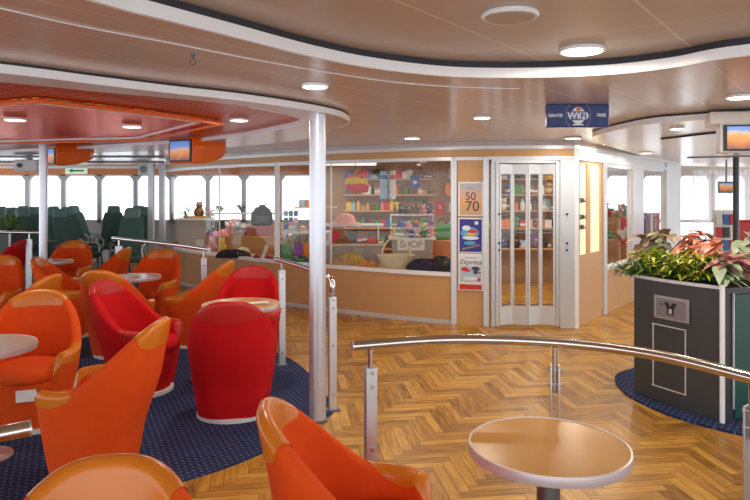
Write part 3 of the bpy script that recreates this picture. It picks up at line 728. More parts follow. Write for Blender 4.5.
# large planter box on the right
A, B = Vector((2.045,5.13)), Vector((2.385,4.47)); BH = .965
d = (B-A); nrm = Vector((d.y, -d.x)).normalized()   # towards camera/left
if nrm.x > 0: nrm = -nrm
arc = [A+d*(k/10)+nrm*.035*sin(pi*k/10) for k in range(11)]
Cc, Dd = B+Vector((.75,.28)), A+Vector((.95,.55))
pl = thing('planter_box', 'charcoal planter box with a cup emblem plate, filled with green and pink leaves', 'planter', (0,0,0))
poly = [(p.x, p.y) for p in arc]+[(Cc.x, Cc.y),(Dd.x, Dd.y)]
MB().prism(poly, .02, BH-.03).build('body', M_charcoal, pl)
MB().ribbon([(p.x, p.y) for p in arc], BH-.035, BH-.012, -.014).build('top_rim', M_silver, pl); MB().prism(poly, BH-.03, BH-.02).build('soil', M_soil, pl)
MB().tube([(B.x-.003,B.y-.012,.012),(B.x-.003,B.y-.012,BH)], .017, 16).build('corner_post', M_trimw, pl, smooth=True)
ang = math.atan2(d.y, d.x)
def face_pt(u, z, off): p = A+d*u+nrm*(.035*sin(pi*u)+off); return (p.x, p.y, z)
def face_box(u0, u1, z0, z1, t, name, m, off=.0, par=None):
    c = face_pt((u0+u1)/2, (z0+z1)/2, off+t/2); return MB().box(c, ((u1-u0)*d.length, t, z1-z0), ang).build(name, m, par or pl, bevel=.002)
plate = face_box(.30,.70,.655,.825,.010,'emblem_plate',mat('emblem_steel',(.42,.42,.44),.35,.6))
face_box(.33,.67,.672,.808,.003,'emblem_inset',mat('emblem_inset_grey',(.25,.25,.27),.4,.5),.0105)
em = thing('tmp','x','x'); bpy.data.objects.remove(em)
def facepoly(pts, name, off, m):
    b = MB(); b.add([face_pt(.5+px_/d.length, .74+pz, off) for px_, pz in pts], [tuple(range(len(pts)))]); return b.build(name, m, pl)
facepoly([(-.055,.045),(-.015,.045),(.0,.012),(.018,.045),(.055,.045),(.03,-.005),(.03,-.045),(-.03,-.045),(-.03,-.005)], 'cup_emblem', .016, M_black)
facepoly([(-.012,.0),(.012,.0),(.016,-.035),(-.016,-.035)], 'cup_emblem', .0165, mat('emblem_pale',(.6,.6,.6),.4,.4))
facepoly([(-.10,.02),(-.065,.02),(-.065,.03),(-.10,.03)], 'cup_emblem', .016, M_black)
b = MB()
for z0, z1, u0, u1 in ((.60,.608,.27,.66),(.135,.143,.27,.66),(.135,.608,.27,.282),(.135,.608,.648,.66)):
    c = face_pt((u0+u1)/2, (z0+z1)/2, .004); b.box(c, ((u1-u0)*d.length, .006, z1-z0), ang)
b.build('outline_trim', M_silver, pl)
# side with green panel
e1 = (Cc-B).normalized(); sang = math.atan2(e1.y, e1.x)
MB().box(tuple((B+e1*.42+Vector((e1.y,-e1.x))*.008).to_3d()+Vector((0,0,.46))), (.62,.012,.86), sang).build('side_panel', M_dgreen, pl, bevel=.004)
MB().box(tuple((B+e1*.095+Vector((e1.y,-e1.x))*.012).to_3d()+Vector((0,0,.5))), (.01,.012,.8), sang).build('side_trim', M_silver, pl)
rug = smoothpath([(2.40,5.9),(2.12,5.68),(2.0,5.38),(1.985,5.02),(2.08,4.68),(2.26,4.4),(2.5,4.2),(2.85,4.1),(3.2,4.1),(3.8,4.4)], 5)
tag(MB().prism([(q.x, q.y) for q in rug]+[(3.8,6.2),(2.6,6.3)], 0, .018).build('rug', M_carpet), 'dark blue oval carpet under the charcoal planter box', 'carpet')
# foliage
G = 'green plants in the charcoal planter'
specs = [(.10,.10,0,'yellow-green leafy plant at the far end of the charcoal planter'),(.28,.12,1,'mid green leafy plant behind the yellow-green one at the planter far end'),(.42,.08,0,'bright yellow-green plant above the emblem plate'),(.55,.16,3,'olive leafed plant in the middle of the charcoal planter'),(.68,.10,0,'yellow-green plant right of the emblem plate beside the pink leaves'),(.30,.32,3,'olive plant at the back of the planter, behind the emblem side'),(.55,.40,1,'mid green plant deep in the middle of the planter'),(.82,.20,1,'green plant under the big pink leaves')]
for i, (u, w_, mi, lb) in enumerate(specs):
    p = A+d*u-nrm*w_
    bush(p.x, p.y, BH-.02, lb, M_leafs[mi], 130, .085, .024, .15, G, .19, flower=(mat('tiny_red_flower',(.7,.05,.06),.5),2) if i == 4 else None)
p = A+d*.0-nrm*.03; bush(p.x-.02, p.y, BH-.03, 'dark trailing plant spilling over the far corner of the planter', M_leafs[2], 150, .055, .018, .17, G, .13, droop=.9)
G = 'large leaved plants in the charcoal planter'
big = [((2.24,5.42),M_brownleaf,7,.15,.12,.10,'bronze round-leaved plant at the left rear of the planter',.10,(-.8,-.2)),
 ((2.33,5.2),M_palegr,6,.14,.11,.08,'pale green plant rising behind the trailing corner plant',.13,(-.8,-.1)),
 ((2.48,5.0),M_pink,9,.17,.13,.12,'broad salmon leaves low in the middle of the planter',.12,(-.6,-.7)),
 ((2.9,4.7),M_palegr,7,.24,.17,.08,'tall pale green plant with the largest leaves at the planter end',.22,(-.1,-.2)),
 ((2.42,5.45),M_brownleaf,7,.22,.12,.10,'bronze broad-leaved plant at the far back of the planter',.15,(-.6,-.3)),
 ((2.62,5.2),M_pink,8,.22,.10,.10,'salmon pink broad-leaved plant at the back of the planter',.17,(-.9,-.2)),
 ((2.55,4.85),M_pink,9,.20,.09,.10,'salmon pink plant in the middle above the yellow-green leaves',.12,(-.8,-.2)),
 ((2.55,4.62),M_pinkp,11,.16,.14,.09,'dusky pink veined plant nearest the white corner post',.05,(-.6,-.6)),
 ((2.80,4.80),M_palegr,8,.22,.14,.10,'pale green large-leaved plant behind the dusky pink one',.2,(-.2,-.6)),
 ((2.74,4.66),M_pinkp,12,.17,.15,.12,'dusky pink veined plant at the right end of the planter',.06,(-.1,-.9)),
 ((2.44,4.52),M_palegr,12,.13,.07,.06,'pale green trailing plant hanging over the white corner post',.0,(-.2,-.7)),
 ((2.95,4.9),M_leafs[2],14,.2,.08,.14,'dark green plant at the right back of the planter',.1,(.1,-.5))]
for (x, y), m, n, L_, w_, sp_, lb, h0, fc in big:
    bush(x, y, BH-.02, lb, m, int(n*1.7), L_*1.0, w_*1.05, sp_, G, .16, name='broad_leaved_plant', h0=h0, face=fc, droop=.55)
# flower box at the far left
fb = thing('planter_box', 'small dark flower box behind the handrail at the far lounge edge', 'planter', (-6.55,11.0,0))
MB().box((0,0,.46), (1.0,.45,.92)).build('body', M_charcoal, fb, bevel=.01); MB().box((0,0,.93), (1.02,.47,.025)).build('top_rim', M_silver, fb); MB().tube([(.5,-.225,.0),(.5,-.225,.94)], .018, 10).build('corner_post', M_silver, fb)
for i, (dx, mi, lb) in enumerate([(-.25,1,'green flowering plant at the left of the small dark flower box'),(.05,0,'yellow-green plant with violet flowers in the small flower box'),(.36,1,'green plant drooping over the right end of the small flower box')]):
    bush(-6.55+dx, 11.0, .93, lb, M_leafs[mi], 90, .13, .05, .2, 'plants in the small flower box', .25, flower=(mat('violet_flower',(.45,.2,.5),.5) if i else mat('yellow_flower',(.85,.5,.05),.5), 14))

# ================================================================= SIGN, TVS, LAMPS
sg = thing('hanging_sign', 'dark blue hanging sign offering free wireless internet', 'sign', (pt(577,4.45)[0], 4.45, 2.12))
MB().box((0,0,0), (.425,.05,.158)).build('panel', M_navy, sg, bevel=.006); MB().box((0,.0,.082), (.36,.045,.02)).build('mounting_rail', M_black, sg)
m_sw = mat('sign_white',(.85,.88,.95),.4)
def disc(o, cx, cz, rx, rz, y, m, name): MB().add([(cx+rx*cos(2*pi*k/32), y, cz+rz*sin(2*pi*k/32)) for k in range(32)], [tuple(range(32))]).build(name, m, o)
disc(sg,0,.0,.048,.058,-.0262,m_sw,'emblem_disc')
b = MB(); n = 40
for s in (-1, 1): b.tube([(s*.085*cos(a), -.0262, .10*sin(a)) for a in [lerp(-.85,.85,k/16) for k in range(17)]], .0012, 5)
b.build('emblem_ring', mat('sign_grey',(.45,.5,.45),.4), sg)
def pill(o, x0, x1, z0, z1, y, m, name):
    r = (z1-z0)/2; pts = [(x1-r+r*cos(a), y, (z0+z1)/2+r*sin(a)) for a in [lerp(-pi/2,pi/2,k/10) for k in range(11)]]+[(x0+r+r*cos(a), y, (z0+z1)/2+r*sin(a)) for a in [lerp(pi/2,3*pi/2,k/10) for k in range(11)]]
    MB().add(pts, [tuple(range(len(pts)))]).build(name, m, o)
pill(sg,-.076,.076,-.032,.030,-.0268,mat('sign_mid_blue',(.09,.13,.36),.4),'emblem_pill'); pill(sg,.002,.070,-.026,.025,-.0274,m_sw,'emblem_pill')
text('lettering','Wi',.062,m_sw,sg,(-.034,-.028,-.003),XR,bold=True); text('lettering','Fi',.058,M_navy,sg,(.036,-.029,-.003),XR,bold=True)
text('lettering','GRATIS',.030,m_sw,sg,(-.155,-.0262,.0),XR,bold=True); text('lettering','FREE',.030,m_sw,sg,(.158,-.0262,.002),XR,bold=True)
MB().add([(-.02,-.0275,.035),(.022,-.0275,.035),(.014,-.0275,.058),(.006,-.0275,.048),(-.002,-.0275,.064),(-.01,-.0275,.05)], [tuple(range(6))]).build('red_crown', mat('sign_red',(.75,.08,.02),.4), sg)
MB().add([(-.04,-.0276,-.066),(.04,-.0276,-.066),(.034,-.0276,-.058),(-.034,-.0276,-.058)], [(0,1,2,3)]).build('emblem_dash', m_sw, sg)

scr = ramp_mat('screen_harbour', [(0,(.10,.05,.12)),(.3,(.55,.22,.08)),(.55,(.85,.40,.14)),(.7,(.75,.55,.5)),(.74,(.25,.42,.85)),(1,(.12,.3,.8))], 2, -.1, .1, wob=.06, emit=.35)
# right tv
tv = thing('hanging_television', 'television with an orange harbour picture hanging above the charcoal planter', 'television', (pt(738,4.6)[0]+.06, 4.6, 1.985), R(-8))
MB().box((0,.06,0), (.34,.09,.215)).build('casing', mat('tv_silver',(.55,.54,.54),.35), tv, bevel=.012); MB().box((.0,.009,0), (.30,.012,.185)).build('bezel', M_black, tv); MB().box((.01,.0,0), (.275,.008,.16)).build('screen', scr, tv)
MB().prism([(-.24,.02),(.24,.02),(.24,.35),(-.16,.35)], .10, .19).build('ceiling_mount', M_soffit, tv, bevel=.01)
# orange tvs
def otv(x, y, z, rz, sc, label):
    o = thing('hanging_television', label, 'television', (x, y, z), rz); o.scale = (sc, sc, sc)
    b = MB(); rs = []
    prof = [(0,.30,.165),(.10,.33,.18),(.30,.30,.17),(.48,.20,.13),(.58,.10,.09)]   # depth, half width..., half height
    for dx, w_, hh in prof:
        cz = .02+dx*.10
        rs.append([(dx,-w_*.5,cz-hh*.75),(dx,w_*.5,cz-hh*.75),(dx,w_*.62,cz+hh*.2),(dx,w_*.5,cz+hh*.9),(dx,-w_*.5,cz+hh*.9),(dx,-w_*.62,cz+hh*.2)])
    b.rings(rs).build('casing', M_orframe, o, bevel=.015)
    MB().box((-.004,0,.022), (.012,.30,.22)).build('bezel', M_black, o); MB().box((-.012,0,.022), (.008,.26,.185)).build('screen', scr, o)
    MB().box((.25,0,.19), (.16,.16,.10)).build('ceiling_mount', M_orframe, o)
otv(pt(176,7.0)[0]+.05, 7.0, 2.02, R(60), 1.1, 'orange-cased television hanging below the slatted ceiling, nearer the shop')
otv(pt(50,8.2)[0], 8.2, 2.03, R(52), .95, 'orange-cased television hanging beside the thin silver column')
tv = thing('wall_television', 'small far television beside the dark post beyond the planter', 'television', (pt(727,11)[0], 11, 1.68), -.3)
MB().box((0,.03,0), (.26,.05,.19)).build('casing', M_black, tv, bevel=.006); MB().box((0,0,0), (.23,.01,.15)).build('screen', scr, tv); MB().tube([(0,.05,.08),(0,.05,.46)], .015, 8).build('bracket', M_stem, tv)

def lamp(px, py, z, r, lit, label, power=0):
    Y = (z-EYE)*650/(192-py); X = (px-375)*Y/650
    o = thing('ceiling_light', label, 'ceiling light', (X, Y, z), 0, 'round ceiling lights')
    MB().lathe([(r*.82,0),(r,-.002),(r*1.04,-.012),(r*.98,-.02),(r*.84,-.014)], n=32).build('frame', M_trimw, o, smooth=True)
    MB().lathe([(r*.86,-.015),(r*.86,-.021)], n=32).build('diffuser', M_lamp if lit else M_lampoff, o)
    if power:
        ld = bpy.data.lights.new('lamp_light', 'AREA'); ld.shape = 'DISK'; ld.size = r*1.6; ld.energy = power; ld.color = (1,.88,.72)
        lo = bpy.data.objects.new('lamp_light', ld); COL.objects.link(lo); lo.location = (X, Y, z-.035)
PW = 9
lamp(582,48,Z1,.105,True,'large lit ceiling light nearest the curved fascia',PW); lamp(510,13,Z1,.105,False,'large unlit ceiling light in the raised ceiling')
lamp(315,84,Z0,.075,True,'lit ceiling light beside the thick silver column top',PW); lamp(482,116,Z0,.07,True,'lit ceiling light between the column and the blue sign',PW)
lamp(412,137,Z0,.09,True,'small lit ceiling light in front of the shop window',PW); lamp(741,95,Z0,.085,True,'lit ceiling light above the hanging television',PW)
lamp(239,118.5,ZS+.032,.075,True,'lit light in the orange slatted ceiling',PW); lamp(677,127,ZS-.002,.06,True,'small lit light in the right soffit',PW)
lamp(573,137,Z0,.09,True,'lit ceiling light just below the blue sign',PW); lamp(610,143,Z0,.09,True,'lit ceiling light in front of the shop side windows',PW); lamp(520,150,Z0,.06,True,'tiny lit ceiling light above the glass folding door',PW)
lamp(646,152,ZS-.002,.09,True,'lit soffit light nearest the shop side windows',PW)
lamp(132,125,2.165,.08,True,'lit light in the glossy orange coffer',4)
lamp(15,118,2.165,.08,True,'lit light in the coffer nearest the picture edge',4)

# ================================================================= SHOP INTERIOR
M_slatw = panel_mat('shop_slatwall', (.62,.42,.27), .45, 9, .2, (.3,.2,.12))
def col_mat(n_, c): return mat('goods_'+n_, c, .45, noise=.15, nscale=25)
CM = {'red':(.62,.03,.03),'yellow':(.80,.55,.05),'blue':(.05,.15,.50),'pale blue':(.35,.60,.80),'green':(.08,.32,.09),'white':(.80,.80,.78),'orange':(.80,.25,.03),'pink':(.80,.28,.30),'black':(.03,.03,.035),'brown':(.25,.12,.05),'purple':(.25,.08,.35),'beige':(.60,.48,.32)}
struct(MB().box((1.35,11.6,1.1), (4.5,.08,2.2)).build('wall_back', mat('shop_back_tan',(.42,.27,.15),.5)))
# wall shelves
GOODTOP = []
def shelf(x0, x1, y, z, dep, label, m=M_white, t=.025):
    o = tag(MB().box(((x0+x1)/2, y, z-t/2), (x1-x0, dep, t)).build('shelf', m, bevel=.003), label, 'shelf'); return o
def g_box(m): b = MB(); b.box((0,0,.06),(.10,.07,.12)); return [('carton',b,m),('label_band',MB().box((0,0,.05),(.102,.072,.035)),col_mat('white',CM['white']))]
def g_bottle(m): return [('bottle_body',MB().lathe([(.03,0),(.034,.01),(.034,.10),(.012,.14),(.012,.165)],n=14),m),('cap',MB().lathe([(.014,.165),(.014,.185)],n=10),M_black)]
def g_mug(m): return [('cup',MB().lathe([(.035,0),(.04,.005),(.04,.09),(.036,.09),(.034,.01)],n=16),m),('handle',MB().tube([(.038+.025*sin(a),0,.045+.03*cos(a)) for a in [k*pi/6 for k in range(7)]],.006,6),m)]
def g_toy(m): b = MB().ball((0,0,.05),.055,sc=(1,.8,.9)).ball((0,-.01,.125),.042); b.ball((-.03,-.01,.165),.016).ball((.03,-.01,.165),.016).ball((-.055,-.02,.06),.02).ball((.055,-.02,.06),.02); return [('toy_body',b,m),('toy_snout',MB().ball((0,-.05,.118),.016),col_mat('beige',CM['beige']))]
def g_bag(m): return [('bag_body',MB().rings([[(-.09,-.03,0),(.09,-.03,0),(.09,.03,0),(-.09,.03,0)],[(-.10,-.045,.07),(.10,-.045,.07),(.10,.045,.07),(-.10,.045,.07)],[(-.075,-.012,.16),(.075,-.012,.16),(.075,.012,.16),(-.075,.012,.16)]]),m),('bag_handle',MB().tube([(.05*cos(a),0,.155+.06*sin(a)) for a in [k*pi/8 for k in range(9)]],.006,6),M_black)]
def g_book(m): return [('book_cover',MB().box((0,.02,.085),(.12,.012,.17),0,-.18),m),('book_stand',MB().box((0,.05,.03),(.10,.05,.06)),M_white)]
def g_cap(m): return [('crown',MB().lathe([(.085,0),(.083,.03),(.06,.065),(.02,.08)],n=18),m),('brim',MB().prism([(.09*cos(a)*1.0,-.05+.10*sin(a)) for a in [pi+k*pi/10 for k in range(11)]],.0,.008),m)]
KF = {'box':(g_box,'gift_box','box'),'bottle':(g_bottle,'bottle','bottle'),'mug':(g_mug,'mug','mug'),'toy':(g_toy,'soft_toy','toy'),'bag':(g_bag,'handbag','bag'),'book':(g_book,'picture_book','book'),'cap':(g_cap,'cap','cap')}
PROTO = {}
def good(kind, cname, x, y, z, where, group, rz=None, sc=1.0):
    f, nm, cat = KF[kind]; key = (kind, cname)
    if key not in PROTO:
        o = thing(nm, 'x', cat); 
        for pn, b, m in f(col_mat(cname.replace(' ','_'), CM[cname])): b.build(pn, m, o, smooth=kind not in ('box','book'))
        PROTO[key] = o
    else: o = copy_tree(PROTO[key])
    o.location = (x, y, z); o.rotation_euler.z = random.uniform(-.4,.4) if rz is None else rz; o.scale = (sc,sc,sc)
    o['label'] = '%s %s, %s' % (cname, nm.replace('_',' '), where); o['group'] = group
    return o
cols = list(CM)
DULL = ['brown','beige','white','black','orange','brown','beige','red','yellow','green','blue','purple','pale blue','pink','black','brown']
def fill(x0, x1, y, z, kinds, n, desc, group, sc=1.0, cc=None):
    if n > 8: n = int(n*1.7); sc *= .85
    elif n > 4: n = int(n*1.5); sc *= .88
    n = min(n, 20); cc = cc or DULL
    for k in range(n):
        x = lerp(x0, x1, (k+.5)/n)
        good(random.choice(kinds), random.choice(cc or cols), x, y+random.uniform(-.02,.02), z, '%s from the left %s' % (ORD[k], desc), group, sc=sc*random.uniform(.8,1.25))
names = ['lowest', 'second', 'third', 'top']
for a_, c_, h_ in ((-.5,1.0,'left'),(1.3,3.2,'right')):
    sh2 = tag(MB().box(((a_+c_)/2, 11.42, 1.823), (c_-a_, .26, .025)).build('shelf', M_tan, bevel=.003), 'highest tan shelf near the ceiling on the %s half of the shop back wall' % h_, 'shelf')
    GOODTOP.append((a_, c_, h_))
for i, z in enumerate((.62, .98, 1.28, 1.56)):
    shelf(-.55, 1.05, 11.42, z, .28, names[i]+' tan shelf on the left half of the shop back wall',M_tan); fill(-.5,1.0,11.40,z,['box','bottle','mug','toy','book'],11,'on the %s back wall shelf, left half' % names[i],'goods on the back wall shelves',1.15)
    shelf(1.25, 3.3, 11.42, z, .28, names[i]+' tan shelf on the right half of the shop back wall',M_tan); fill(1.3,3.2,11.40,z,['box','bottle','bag','toy','book'],10,'on the %s back wall shelf, right half' % names[i],'goods on the back wall shelves',1.25)
for a_, c_, h_ in GOODTOP: fill(a_, c_, 11.40, 1.836, ['bag','cap','book','box'], 10, 'on the highest back wall shelf, %s half' % h_, 'goods on the back wall shelves', 1.0)
# window display deck
dk = [(x, y+.07) for x, y in Ws]; dk2 = [(x+.28, y+.55) for x, y in Ws[::-1]]
struct(MB().prism(dk+dk2, SILL-.06, SILL-.015).build('trim_50', mat('display_deck',(.5,.36,.22),.5)))
dz = SILL-.015
# wooden counter in the left half
ct = thing('shop_counter', 'wooden shop counter behind the left shop window', 'counter', (-2.2,11.42,0), -.05)
MB().box((0,0,.41), (1.35,.5,.80)).build('body', mat('counter_wood',(.52,.27,.10),.4,noise=.1,nscale=8), ct, bevel=.006); MB().box((0,0,.83), (1.42,.56,.04)).build('worktop', M_beech, ct, bevel=.006); 
fill(-2.85,-2.25,11.27,.85,['toy','bag','box','cap','toy'],9,'along the front of the wooden shop counter','goods on the wooden counter',1.3)
fill(-2.8,-1.6,11.55,.85,['bottle','book','toy'],7,'along the back of the wooden shop counter','goods on the wooden counter',1.5)
# grey pedestal with ornament
pd = thing('display_pedestal', 'grey display pedestal with white top at the left end of the shop window', 'pedestal', (-3.25,11.75,0))
MB().box((0,0,.55), (.48,.42,1.10)).build('body', mat('pedestal_grey',(.42,.38,.34),.5), pd, bevel=.006); MB().box((0,0,1.115), (.62,.5,.03)).build('worktop', M_white, pd, bevel=.004)
tr = thing('display_tray', 'yellow oval tray on the grey pedestal', 'tray', (-3.2,11.7,1.13)); MB().lathe([(.22,0),(.26,.03),(.245,.035),(.21,.012)], n=32, sx=1, sy=.6).build('dish', col_mat('yellow',CM['yellow']), tr, smooth=True)
br = thing('animal_figurine', 'brown seated animal figurine on the yellow tray', 'figurine', (-3.17,11.7,1.14)); MB().ball((0,0,.09),.095,sc=(1,.8,1.1)).ball((.01,-.01,.22),.06).ball((-.025,0,.275),.02).ball((.045,0,.275),.02).build('body', col_mat('brown',(.36,.17,.06)), br, smooth=True)
bush(-3.40,11.68,1.14,'dried green sprig left of the brown figurine',M_leafs[1],30,.12,.04,.08,None,.15)
bush(-2.98,11.68,1.14,'dried pink sprig right of the brown figurine',M_pinkp,24,.12,.05,.08,None,.14)
shelf(-3.0,-1.55,11.95,1.22,.26,'white floating shelf over the wooden counter'); 
bush(-2.85,11.93,1.22,'green plant on the floating shelf, nearest the figurine',M_leafs[1],40,.12,.04,.08,None,.12); bush(-2.45,11.93,1.22,'dark green plant on the middle of the floating shelf',M_leafs[2],50,.14,.04,.12,None,.14); bush(-2.05,11.93,1.22,'dark leafy plant at the right of the floating shelf',M_leafs[2],50,.13,.04,.12,None,.12)
bp_ = thing('backpack', 'black backpack standing on the display behind the left shop window', 'backpack', (-1.97,11.3,1.02), .2)
MB().rings([[(-.16,-.09,0),(.16,-.09,0),(.16,.08,0),(-.16,.08,0)],[(-.19,-.13,.10),(.19,-.13,.10),(.18,.1,.1),(-.18,.1,.1)],[(-.18,-.11,.22),(.18,-.11,.22),(.17,.09,.22),(-.17,.09,.22)],[(-.10,-.05,.32),(.10,-.05,.32),(.1,.05,.32),(-.1,.05,.32)]]).build('pack_body', M_black, bp_, bevel=.02, smooth=True)
MB().box((0,-.13,.10), (.22,.05,.12)).build('pocket', mat('dark_grey_cloth',(.07,.07,.08),.7), bp_, bevel=.015); MB().tube([(.04*cos(a),0,.31+.05*sin(a)) for a in [k*pi/8 for k in range(9)]], .008, 6).build('carry_loop', M_black, bp_)
ds = thing('display_stand', 'low display block in patterned red cloth under the black backpack', 'stand', (-1.93,11.3,.85)); MB().box((0,0,.085), (.55,.30,.17)).build('body', mat('red_pattern_cloth',(.40,.12,.10),.7,noise=.8,nscale=45), ds, bevel=.02)
# postcards rack
def rack(x, y, z, label, cc, n=3, w=.22, h=.3):
    o = thing('postcard_rack', label, 'rack', (x, y, z)); MB().tube([(0,0,0),(0,0,h)], .012, 8).build('pole', M_silver, o); MB().lathe([(.10,0),(.10,.012)], n=20).build('base', M_silver, o)
    for r_ in range(n):
        for c_ in range(3): MB().box(((c_-1)*w/3, -.03, .06+r_*h/n), (w/3.4,.008,h/n*.8), 0, -.15).build('postcard', col_mat(cc[(r_*3+c_) % len(cc)].replace(' ','_'), CM[cc[(r_*3+c_) % len(cc)]]), o)
rack(pt(291,9.7)[0], 9.72, 1.02, 'postcard rack with blue and white cards at the white window mullion', ['blue','white','pale blue','green'])
tb = thing('display_table', 'white topped display table left of the thick column seen through the shop window', 'table', (-1.0,9.75,0)); MB().box((0,0,1.0), (.75,.34,.03)).build('worktop', M_white, tb); 
for sx in (-.33,.33): MB().box((sx,0,.5), (.03,.3,.97)).build('leg', M_silver, tb)
shelf(-1.38,-.65,11.2,1.35,.2,'tan rack shelf seen between mullion and column',M_tan); fill(-1.3,-.9,11.15,1.35,['bottle','mug'],4,'on the tan rack shelf','goods on the tan rack shelf',1.2)
for i, (px, c_) in enumerate([(287,'green'),(298,'purple'),(308,'orange'),(302,'pink')]):
    if i < 3:
        o = thing('hanging_bag', ['long green bag hanging below the white topped display table','dark purple bag hanging beside the green bag','orange bag hanging nearest the thick column'][i], 'bag', (pt(px,9.5)[0], 9.5, .96)); 
        MB().rings([[(-.06,-.02,-.36),(.06,-.02,-.36),(.06,.02,-.36),(-.06,.02,-.36)],[(-.075,-.035,-.25),(.075,-.035,-.25),(.075,.035,-.25),(-.075,.035,-.25)],[(-.055,-.012,-.10),(.055,-.012,-.10),(.055,.012,-.10),(-.055,.012,-.10)]]).build('bag_body', col_mat(c_,CM[c_]), o, bevel=.01); MB().tube([(-.04,0,-.11),(-.02,0,-.03),(0,0,0),(.02,0,-.03),(.04,0,-.11)], .005, 6).build('strap', M_black, o)
fill(-1.3,-.75,9.72,1.015,['box','mug','cap'],4,'on the white topped display table','goods on the white topped table',1.1,['orange','pink','beige','red'])
# middle / right display
shelf(-.72,.12,9.35,1.14,.34,'white display shelf carrying the salmon hat',M_white)
hat = thing('sun_hat', 'large salmon pink sun hat on the white display shelf', 'hat', (pt(345,9.3)[0], 9.3, 1.14), .2)
MB().lathe([(.20,0),(.205,.01),(.14,.03),(.125,.08),(.10,.13),(.04,.155),(.01,.157)], n=32, sx=1.15).build('hat_body', mat('salmon_straw',(.80,.38,.28),.7,noise=.1,nscale=60), hat, smooth=True); MB().lathe([(.131,.035),(.130,.06)], n=32, sx=1.15).build('hat_band', col_mat('pink',CM['pink']), hat)
cb = thing('display_cabinet', 'beige display cabinet below the salmon hat', 'cabinet', (-.3,9.4,0)); MB().box((0,0,.42), (.78,.4,.84)).build('body', mat('cabinet_grey',(.38,.34,.30),.5), cb, bevel=.006); MB().box((0,0,.855), (.84,.45,.03)).build('worktop', mat('pale_beige',(.68,.58,.45),.4), cb)
for sx in (-.35,.35): MB().box((sx,.1,1.0), (.02,.02,.27)).build('shelf_support', M_silver, cb)
fill(-.62,.0,9.3,.875,['cap','book','box'],5,'on the beige cabinet under the hat shelf','goods on the beige cabinet',1.0,['beige','brown','black','red'])
isl = thing('display_island', 'grey display island with a paper notice reading SHOP', 'counter', (.52,9.25,0)); MB().box((0,0,.47), (.56,.42,.94)).build('body', mat('island_grey',(.38,.37,.35),.5), isl, bevel=.006); MB().box((0,0,.95), (.66,.5,.025)).build('worktop', M_white, isl)
sh = thing('paper_notice', 'white paper notice reading SHOP taped to the grey island', 'notice', (.50,9.025,.87)); MB().box((0,0,0), (.38,.006,.16)).build('sheet', M_paper, sh); text('lettering','SHOP',.125,mat('notice_grey',(.35,.36,.38),.6),sh,(0,-.006,0),XR,bold=True)
tier = shelf(.22,.85,9.35,1.10,.22,'upper white tier on the grey island'); shelf(.22,.85,9.42,1.28,.16,'topmost white tier above the grey island')
for sx in (.23,.84): tag(MB().box((sx,9.42,1.115), (.02,.1,.32)).build('tier_bracket', M_silver), ('left' if sx < .5 else 'right')+' metal bracket holding the tiers of the grey island', 'bracket')
fill(.25,.82,9.12,.965,['toy','box','mug'],7,'on the lowest level of the grey island','goods on the grey island',.9,['yellow','pale blue','green','pink','purple','orange'])
fill(.25,.82,9.32,1.10,['toy','box','cap'],6,'on the upper tier of the grey island','goods on the grey island',.9,['yellow','pale blue','green','pink','purple','blue'])
fill(.25,.82,9.42,1.28,['toy','bottle'],5,'on the topmost tier of the grey island','goods on the grey island',.9)
oc = thing('orange_cabinet', 'orange-brown wooden cabinet behind the dark clothes in the shop window', 'cabinet', (1.10,9.6,0)); MB().box((0,0,.45), (.5,.4,.9)).build('body', mat('orange_wood',(.60,.22,.06),.4), oc, bevel=.006); MB().box((0,-.202,.45), (.44,.01,.8)).build('door', mat('orange_wood2',(.66,.26,.08),.35), oc, bevel=.003)
fill(.93,1.28,9.55,.9,['bag','box','bag'],3,'on the orange-brown cabinet','goods on the orange-brown cabinet',1.2,['green','red','black'])
rt = thing('red_tag', 'red hanging sale tag by the right edge of the shop window', 'tag', (pt(440,9.0)[0], 9.0, 1.38)); MB().box((0,0,0), (.13,.006,.19)).build('card', m_r, rt); text('lettering','%',.08,m_sw,rt,(0,-.006,.01),XR); MB().tube([(0,0,.095),(0,0,.8)], .002, 4).build('thread', M_black, rt)
# wicker basket
bk = thing('wicker_basket', 'pale wicker basket with a tall hoop handle in the shop window', 'basket', (pt(396,8.55)[0], 8.55, dz), .1)
M_wick = mat('pale_wicker',(.68,.60,.40),.7,noise=.35,nscale=70,bump=1,bscale=90)
MB().lathe([(.14,0),(.18,.06),(.205,.16),(.212,.17),(.195,.165),(.17,.06),(.13,.012)], n=36, sx=1.15, sy=.75).build('basket_body', M_wick, bk, smooth=True)
MB().tube([(-.19+.0*k, 0, .15) if k == 0 else (-.19*cos(k*pi/14), 0, .15+.26*sin(k*pi/14)) for k in range(15)], .013, 8).build('basket_handle', M_wick, bk, smooth=True)
b = MB()
for k in range(26): a = k*2*pi/26; b.tube([(.212*1.15*cos(a),.212*.75*sin(a),.165),(.212*1.15*cos(a+.12),.212*.75*sin(a+.12),.178),(.212*1.15*cos(a+.24),.212*.75*sin(a+.24),.165)], .009, 5)
b.build('braided_rim', M_wick, bk)
